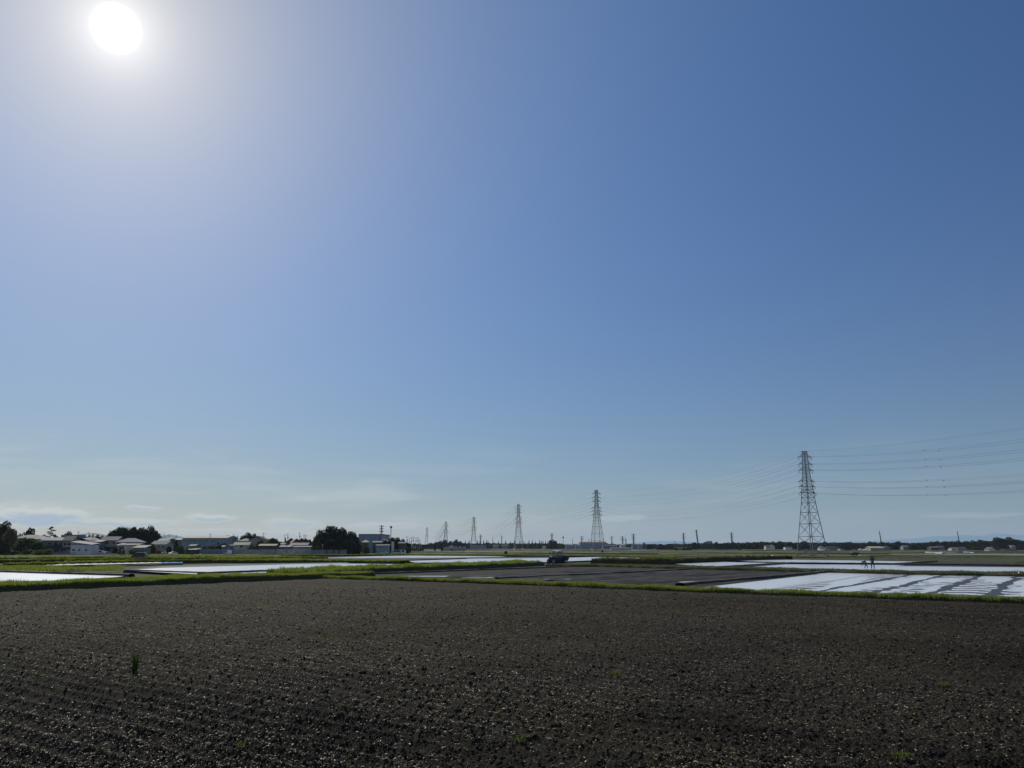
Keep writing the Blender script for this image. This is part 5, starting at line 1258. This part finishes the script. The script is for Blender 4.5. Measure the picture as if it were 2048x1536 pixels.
def proto(kind, variant=0):
    "unit tree: height 1, half-width about .5 (scaled per copy)"
    key = (kind, variant)
    if key in PROTO: return PROTO[key]
    rs = random.Random(hash(key) % 1000 if False else sum(map(ord, kind)) + variant * 17)
    mb = MB(); mt = 'leaf_dark'; n = 1500; s = .026
    if kind in ('broad', 'broad_mid', 'dense', 'bush', 'bush_light', 'open', 'brown', 'dome', 'bare'):
        lobes = []
        low = {'bush': .30, 'bush_light': .30, 'dome': .34, 'dense': .36, 'broad': .38, 'broad_mid': .38}.get(kind, .52)
        N = {'bush': 6, 'bush_light': 6, 'dome': 9, 'open': 9, 'bare': 7}.get(kind, 12)
        lobes.append((0, 0, .58 if low > .4 else .45, .30, .30, .30))
        for i in range(N):
            a = i * 2.399 + rs.random(); rr_ = .30 * math.sqrt((i + .5) / N) * 1.05; z = low + (.80 - low) * (1 - (rr_ / .34) ** 2) + rs.uniform(-.06, .06)
            q = rs.uniform(.12, .19) if kind != 'open' else rs.uniform(.08, .13)
            lobes.append((math.cos(a) * rr_ * 1.05, math.sin(a) * rr_ * 1.05, min(z, .86), q * 1.15, q * 1.15, q))
            if low < .5 or i % 2: lobes.append((math.cos(a) * rr_ * 1.15, math.sin(a) * rr_ * 1.15, low * .75 + rs.uniform(-.05, .05), q, q, q * 1.1))
            if kind in ('dome', 'dense', 'bush'): lobes.append((math.cos(a + 1) * rr_ * 1.1, math.sin(a + 1) * rr_ * 1.1, .10 + rs.uniform(-.02, .04), q, q, q))
        if kind in ('open', 'bare'): lobes = lobes[1:]
        n = {'dense': 6500, 'open': 2200, 'bare': 350, 'bush': 2200, 'bush_light': 2200}.get(kind, 3400); s = {'dense': .030, 'bush': .038, 'bush_light': .038, 'bare': .014, 'open': .026}.get(kind, .038)
        P, d = crown_pts(lobes, n, .62); P[:, 2] = np.maximum(P[:, 2], .02)
        mt = {'broad_mid': 'leaf_mid', 'bush': 'leaf_mid', 'bush_light': 'leaf_light', 'brown': 'leaf_brown', 'bare': 'leaf_brown'}.get(kind, 'leaf_dark')
        limbs(mb, .9, .9, .45, 6 if kind not in ('open', 'bare') else 10, .022 if 'bush' not in kind else .012)
    elif kind == 'conifer':
        k = 900; z = rng.random(k) ** .8; r = (1 - z) * .16 * (1 + .25 * np.sin(z * 40)) ; a = rng.random(k) * 6.283; q = rng.random(k) ** .35
        P = np.stack([np.cos(a) * r * q, np.sin(a) * r * q, .06 + z * .94], -1); d = np.stack([np.cos(a), np.sin(a), -.4 * np.ones(k)], -1); s = .022
        mb.bar((0, 0, -.02), (0, 0, .95), .014, 6, .003)
    elif kind == 'pine':
        P = []; d = []; 
        mb.bar((0, 0, -.3), (.02, 0, .6), .022, 8, .014); mb.bar((.02, 0, .6), (-.03, 0, .95), .014, 6, .004)
        for i in range(11):
            z = .40 + .055 * i; a = i * 2.4; L_ = .42 * (1 - (i / 13.0) ** 1.5); c = np.array([math.cos(a) * L_ * .6, math.sin(a) * L_ * .35, z]); mb.bar((0, 0, z - .06), tuple(c), .008, 4, .004)
            k = 130; p = rng.normal(size=(k, 3)) * np.array([L_ * .36, L_ * .3, .012]) + c; P.append(p); d.append(np.tile([0, 0, 1.], (k, 1)))
        P = np.concatenate(P); d = np.concatenate(d); s = .020
    V, Fc = leaf_quads(P, d, s)
    me = np_mesh('crown', V, Fc); me.materials.append(M[mt])
    tm = bpy.data.meshes.new('trunk'); tm.from_pydata(mb.v, [], mb.f); tm.materials.append(M['bark'])
    PROTO[key] = (me, tm); return PROTO[key]
tcount = [0]
def tree(px, top, hw, Y, kind, label, group=None, base=-.3, trunk=True, name=None, zr=1.0):
    if kind.startswith('bush') and Y < 400: hw *= 1.2; top -= 1
    c_, t_ = proto(kind, tcount[0] % 3); tcount[0] += 1
    h_ = hz(top, Y) - base; p = at(px, 1093, Y); w_ = hw * Y / 1580.0 / (.5 if kind not in ('conifer',) else .17)
    nm = name or {'conifer': 'conifer', 'pine': 'pine_tree', 'bush': 'bush', 'bush_light': 'bush'}.get(kind, 'tree')
    root = empty(nm, (p.x, Y, base), rv.uniform(0, 6.28) if kind != 'pine' else 0); tag(root, label, {'conifer': 'tree', 'pine_tree': 'tree', 'bush': 'bush'}.get(nm, 'tree'), group)
    for me, n_ in ((c_, 'crown'), (t_, 'trunk')):
        if n_ == 'trunk' and not trunk: continue
        o = bpy.data.objects.new(n_, me); C.objects.link(o); o.parent = root; o.scale = (w_, w_ * zr, h_)
    return root
t = tree
# left of the village
t(4, 1041, 23, 300, 'dense', 'tall dark tree cut by the left edge of the picture')
t(18, 1053, 15, 290, 'brown', 'brownish half-bare willow in front of the tall dark edge tree')
t(-6, 1066, 14, 285, 'dense', 'dark lower bush tree at the very left edge')
t(55, 1048, 17, 340, 'open', 'open-crowned tree with gaps, above the hip-roofed house')
t(40, 1065, 12, 350, 'dome', 'low dark tree between the edge tree and the open-crowned one')
t(99, 1052, 14, 345, 'pine', 'layered pine with flat branches above the dark-balconied house')
t(85, 1067, 9, 360, 'dome', 'small round tree left of the layered pine')
t(131, 1060.5, 18, 385, 'dome', 'dome-shaped dark tree right of the layered pine')
t(110, 1068, 8, 372, 'dome', 'low dark tree under the layered pine')
for k, (x, y) in enumerate(((177, 1067), (185, 1066), (192, 1067.5), (203, 1069))): t(x, y, 7, 400, 'dome', ('first of the four little round trees left of the grove', 'second and tallest of the four little round trees left of the grove', 'third of the four little round trees left of the grove', 'little round tree touching the grove on its left')[k])
# the grove
for a in ((224, 1055, 11, 'left shoulder tree of the large grove'), (236, 1050, 15, 'broad tree on the left of the large grove'), (250, 1054, 12, 'lower tree in the left middle of the large grove'), (264, 1048, 14, 'tallest tree at the crown of the large grove'), (279, 1051, 13, 'tree right of the tallest in the large grove'),
          (296, 1051, 15, 'broad tree at the right of the large grove'), (309, 1057, 11, 'right shoulder tree of the large grove'), (316, 1067, 9, 'lowest tree at the right end of the large grove'), (219, 1068, 7, 'lowest tree at the left end of the large grove'), (270, 1066, 20, 'dark tree filling the front of the large grove'), (296, 1070, 16, 'dark tree filling the right front of the large grove')):
    t(a[0], a[1] - 1, a[2] * 1.3, 385, 'dense', a[3], 'trees of the large grove behind the village')
t(326, 1060, 9, 380, 'bare', 'thin half-bare tree at the right of the large grove')
t(252, 1045, 4, 386, 'bare', 'bare twig tips sticking out of the large grove')
# bushes in front
for a in ((50, 1072, 26, 305, 'bush', 'big green bush hiding the hip-roofed house'), (75, 1080, 16, 303, 'broad_mid', 'green garden tree left of the dark-balconied house'), (30, 1086, 14, 300, 'bush', 'green bush below the big one at the left'), (8, 1094, 17, 290, 'bush_light', 'yellow-green low bush at the left edge'),
          (33, 1101, 11, 288, 'bush', 'bluish low shrub at the foot of the big bush'), (57, 1097, 13, 290, 'bush', 'dark shrub at the foot of the big bush'), (80, 1099, 14, 287, 'bush_light', 'rounded yellow-green shrub left of the slatted fence'), (97, 1097, 10, 286, 'bush_light', 'second rounded yellow-green shrub, touching the slatted fence'), (15, 1086, 12, 296, 'bush', 'green bush beneath the willow'),
          (244, 1091, 7, 303, 'bush', 'small tree before the shining hip roof'), (266, 1097, 9, 297, 'bush_light', 'light green shrub at the pale green shed'), (303, 1087, 12, 315, 'broad_mid', 'dark green garden tree left of the pale tiled house'), (317, 1098, 7, 309, 'brown', 'brownish shrub at the foot of the pale tiled house'),
          (342, 1085, 12, 335, 'dense', 'dark hedge tree right of the pale tiled house'), (350, 1078, 8, 360, 'dome', 'small dark tree at the left gable of the long hall'), (362, 1090, 9, 325, 'bush', 'round bush left of the little shed'), (384, 1091, 13, 322, 'bush', 'wide rounded bush in front of the little shed'),
          (425, 1089, 10, 330, 'bush', 'green bush before the long hall'), (448, 1084, 10, 345, 'broad_mid', 'green tree at the right end of the long hall'), (460, 1086, 8, 340, 'bush', 'green shrub beside the tiny white-gabled shed'), (410, 1090, 7, 326, 'bush', 'bluish shrub behind the pale bluish fence'),
          (532, 1079, 12, 345, 'bush_light', 'arched light green bush above the dark barn'), (545, 1073, 16, 370, 'broad_mid', 'wide dark green tree crown above the dark barn'), (520, 1080, 12, 350, 'broad_mid', 'green tree beside the sunlit gabled house'), (505, 1088, 10, 345, 'bush', 'green bush beside the cream-roofed bungalow'), (556, 1081, 9, 365, 'dome', 'dark tree between the barn and the carport'),
          (570, 1076, 6, 410, 'conifer', 'pointed dark tree left of the four dark gabled houses'), (566, 1088, 8, 360, 'bush', 'bush above the carport roof'), (619, 1077, 7, 400, 'dome', 'dark tree right behind the gabled houses'), (632, 1071, 11, 340, 'broad_mid', 'lighter small tree leaning on the left of the great tree'),
          (637, 1089, 8, 326, 'bush', 'low shrub left at the foot of the great tree'), (812, 1092, 8, 360, 'bush', 'dark shrub at the right of the parking'), (732, 1089, 8, 350, 'bush', 'green shrub right of the great tree'), (776, 1086, 9, 350, 'dense', 'dark tree between the low shed and the white tower'), (770, 1079, 7, 390, 'dome', 'small tree above the steep lean-to roof')):
    t(a[0], a[1], a[2], a[3], a[4], a[5])
# dome-shaped tree, the great tree, sloping trees
for a in ((486, 1066, 11, 440, 'left part tree of the dark dome above the cream-roofed bungalow'), (497, 1061.5, 12, 441, 'tallest tree of the dark dome above the cream-roofed bungalow'), (506, 1066, 10, 442, 'right part tree of the dark dome above the cream-roofed bungalow')): t(a[0], a[1], a[2], a[3], 'dense', a[4])
for a in ((662, 1044.5, 26, 336, 'great dark tree, the tallest of the village edge'), (641, 1056, 15, 334, 'left shoulder of the great tree clump'), (684, 1054, 17, 338, 'middle tree right of the great dark tree'), (702, 1057, 17, 340, 'rounded tree at the right of the great clump'), (712, 1072, 13, 339, 'lower tree closing the great clump on the right'),
          (670, 1070, 26, 330, 'dark undergrowth tree beneath the great tree'), (645, 1072, 14, 329, 'dark lower tree under the left shoulder of the great clump'), (696, 1076, 20, 331, 'dark lower tree under the rounded one')): t(a[0], a[1], a[2], a[3], 'dense', a[4])
for k, x in enumerate((654, 668, 679, 702)): t(x, 1087 + (k % 2) * 2, 3, 322, 'conifer', ('pale little pointed shrub, first from the left under the great clump', 'second pale little pointed shrub under the great clump', 'third pale little pointed shrub under the great clump', 'last pale little pointed shrub, under the rounded tree')[k])
for a in ((784, 1071, 11, 'left end tree of the sloping dark clump'), (795, 1072, 11, 'second tree of the sloping dark clump'), (805, 1077, 9, 'third tree of the sloping dark clump'), (815, 1082, 8, 'lowest right tree of the sloping dark clump'), (790, 1078, 12, 'dark tree filling the front of the sloping clump')): t(a[0], a[1], a[2], 400, 'dense', a[3])
# wooded knoll and conifers
for k, (x, y, w_) in enumerate(((842, 1088, 8), (851, 1088, 8), (862, 1085, 9), (873, 1083, 9), (881, 1080.5, 8), (890, 1078.5, 8), (901, 1081, 8), (911, 1077.5, 9), (920, 1081.5, 8), (928, 1085, 7))):
    t(x, y, w_, 1000, 'dome', 'rounded tree of the wooded knoll left of the fourth pylon', 'trees of the wooded knoll')
CON = [(931, 1081), (938, 1080), (955, 1080), (960, 1079), (967, 1079.5), (973, 1080), (976, 1081), (986, 1082), (997, 1082), (1011, 1080.5), (1021, 1082), (1029.5, 1080.5), (1039.5, 1081), (1046, 1080.5), (1050, 1084), (1058, 1080), (1064.5, 1080), (1071, 1082), (1079, 1080), (1082.5, 1081.5), (1086, 1081), (1091, 1081.5), (1096, 1081.5)]
for (x, y) in CON: t(x, y, 3.2, 1020, 'conifer', 'pointed dark conifer in the row under the third pylon', 'row of pointed conifers on the horizon')
for a in ((1101, 1078.5, 6), (1107, 1078, 6), (1111, 1081, 5)): t(a[0], a[1], a[2], 1010, 'dome', 'tree of the square dark clump above and left of the tractor', 'square clump left above the tractor')
far_w = MB()
def wood(pf, Y, label, mt, dn=1.0, s=1.4, D=40):
    "far-off wood reading as one mass: leaf clumps under an uneven top line"
    out_ = []
    for (xa, ya), (xb, yb) in zip(pf[:-1], pf[1:]):
        A_, B_ = at(xa, ya, Y), at(xb, yb, Y); n = int((B_.x - A_.x) * 26 * dn * max(1, A_.z / 6)); k = rng.random(n)
        x = A_.x + (B_.x - A_.x) * k; top = (A_.z + (B_.z - A_.z) * k) * (.78 + .34 * fbm(x * .16, x * 0 + Y, 3, 8)); z = -.3 + (top + .3) * rng.random(n) ** .8
        out_.append(np.stack([x, Y + D * rng.random(n), z], -1))
    P = np.concatenate(out_); V, Fc = leaf_quads(P, np.tile([0, -.4, .6], (len(P), 1)), s)
    tag(link('far_wood', np_mesh('far_wood', V, Fc), M[mt]), label, 'wood', kind='stuff')
wood([(830, 1090), (930, 1087), (1100, 1087), (1130, 1088), (1160, 1089), (1240, 1089), (1340, 1089), (1380, 1088)], 1120, 'dark distant wood behind the conifers and the red-roofed factory', 'leaf_dark')
wood([(1380, 1088), (1450, 1086.5), (1560, 1085), (1640, 1086), (1760, 1086), (1800, 1086), (1860, 1086), (1960, 1083), (2100, 1083)], 900, 'long dark wood closing the plain at the right', 'leaf_dark', 1.1)
wood([(-80, 1085), (120, 1082), (340, 1082), (560, 1082), (720, 1083), (840, 1089)], 520, 'dark belt of trees behind the village roofs', 'leaf_dark', .8, 1.0)
RT_ = [(1300, 1088, 10), (1322, 1088, 10), (1340, 1088, 9), (1357, 1091, 6), (1372, 1091, 6), (1388, 1085, 7), (1393, 1086, 6), (1432, 1083.5, 7), (1442, 1088, 7), (1450, 1085, 5), (1456, 1085, 8), (1469, 1085, 9), (1487, 1087, 9), (1498, 1086, 8), (1513, 1085, 9), (1524, 1086.5, 8),
       (1545, 1083, 10), (1561, 1082.5, 9), (1580, 1083.5, 9), (1592, 1085, 9), (1609, 1082, 10), (1631, 1084.5, 9), (1652, 1083.5, 12), (1681, 1086, 9), (1690, 1085, 7), (1700, 1083, 7), (1712, 1086, 8), (1727, 1085.5, 8), (1742, 1083, 9), (1752, 1084, 7), (1765, 1083, 8), (1776, 1085, 8), (1797, 1082.5, 9), (1808, 1085, 8), (1824, 1087, 8),
       (1836, 1086, 8), (1850, 1085, 8), (1863, 1083, 8), (1874, 1082, 9), (1889, 1082, 9), (1903, 1082, 9), (1917, 1081.5, 9), (1932, 1081.5, 9), (1947, 1080.5, 9), (1961, 1079.5, 9), (1973, 1081, 8), (1985, 1081, 8), (2000, 1075.5, 11), (2009, 1078, 9), (2023, 1074.5, 12), (2036, 1080, 10), (2046, 1084, 7)]
for i, (x, y, w_) in enumerate(RT_):
    seg = ('left of the works' if x < 1395 else 'between the works and the near pylon' if x < 1590 else 'behind the near pylon' if x < 1660 else 'between the near pylon and the cream-roofed shed' if x < 1770 else 'below the slim mast at the right' if x < 1990 else 'of the tall dome at the right edge')
    t(x, y - (1 if x < 1990 else 2), w_ * (1.15 if x < 1990 else 1.5), 840 if x < 1990 else 720, 'dome' if i % 3 else 'broad', 'rounded tree in the far treeline ' + seg, 'far treeline ' + seg)
for (x, y, w_, lb) in ((1352, 1095, 4, 'dark round shrub, leftmost before the reddish farmhouse'), (1368, 1094.5, 4, 'dark round shrub in the middle before the reddish farmhouse'), (1375, 1095.5, 3.5, 'dark round shrub close right of the middle one'), (1381, 1096, 3, 'dark round shrub, rightmost before the reddish farmhouse')): t(x, y, w_, 640, 'dome', lb, name='bush')
for (x, y, w_, Y, lb) in ((1012, 1101.5, 4, 300, 'dark shrub alone on the far field left of the tractor'), (1205, 1099, 3, 420, 'dark shrub right of the feet of the second pylon'), (870, 1091, 2, 560, 'slim dark shrub left of the plastic tunnels'), (884, 1095, 2.5, 560, 'round dark shrub left of the plastic tunnels'), (904, 1096, 2, 560, 'tiny dark shrub between the plastic tunnels'), (297, 1117, 5, 195, 'dark weed bush right of the dark little van')): t(x, y, w_, Y, 'dome', lb, name='bush')
for (x, y, w_, lb) in ((1480, 1094, 5, 'dark low bush in the field edge left of the near pylon'), (1900, 1095, 5, 'low bush left of the cream house below the slim mast'), (1950, 1091, 9, 'grey-green low tree near the slim mast'), (1996, 1093, 6, 'pale green bush right of the bright white gabled house'), (1962, 1094, 6, 'low bush left of the bright white gabled house')): t(x, y, w_, 660, 'bush', lb)

for a in ((193, 1097, 5, 318, 'added dark shrub filling the shade behind the white van'), (206, 1096, 6, 322, 'added dark shrub filling the shade under the porch of the pale two-storey house'), (232, 1095, 7, 316, 'added dark shrub filling the shaded gap right of the pale two-storey house'), (291, 1088, 9, 330, 'added dark tree filling the gap between the shining hip roof and the pale tiled house'),
          (338, 1091, 7, 322, 'added dark shrub filling the shaded gap right of the silver cars'), (468, 1084, 8, 360, 'dark tree between the hall and the cream-roofed bungalow'), (438, 1088, 8, 335, 'dark shrub below the right end of the long hall'), (590, 1088, 8, 385, 'dark shrub under the gabled houses'), (150, 1076, 7, 338, 'dark little tree poking up behind the grey wing')):
    t(a[0], a[1], a[2], a[3], 'dense', a[4], name='bush')  # dark growth added to stand in for shaded voids under eaves and between houses

for k, (x, y, w_) in enumerate(((1602, 1090, 8), (1622, 1091, 7), (1696, 1091, 8), (1789, 1089, 10), (1826, 1089, 10), (1844, 1090, 9), (1858, 1090, 8), (1894, 1090, 8), (1941, 1090, 9), (1966, 1090, 9), (1998, 1089, 9), (2014, 1090, 8), (2042, 1089, 9))):
    t(x, y, w_, 690, 'dome', ('dark low tree just left of the near pylon legs' if x < 1610 else 'dark low tree between the middle legs of the near pylon' if x < 1630 else 'dark low tree right of the broad dark hip roof' if x < 1700 else 'dark low tree among the farm buildings at the right edge of the plain'), 'dark low trees among the farm buildings at the right' if x > 1700 else None)
# ------------------------------------------------------------------ haze
mb = MB(); mb.box(-2600, 2600, -400, 4200, -1.4, 60)
hm = bpy.data.materials.new('haze'); hm.use_nodes = True
for n in list(hm.node_tree.nodes):
    if n.type == 'BSDF_PRINCIPLED': hm.node_tree.nodes.remove(n)
pvn = hm.node_tree.nodes.new('ShaderNodeVolumePrincipled')
pvn.inputs['Color'].default_value = (0.72, 0.86, 1.0, 1); pvn.inputs['Density'].default_value = 0.00006; pvn.inputs['Anisotropy'].default_value = 0.0
hm.node_tree.links.new(pvn.outputs[0], [n for n in hm.node_tree.nodes if n.type == 'OUTPUT_MATERIAL'][0].inputs['Volume'])
hb = mb.build('haze', hm); hb['kind'] = 'stuff'; hb['label'] = 'thin pale haze over the whole plain'; hb['category'] = 'haze'
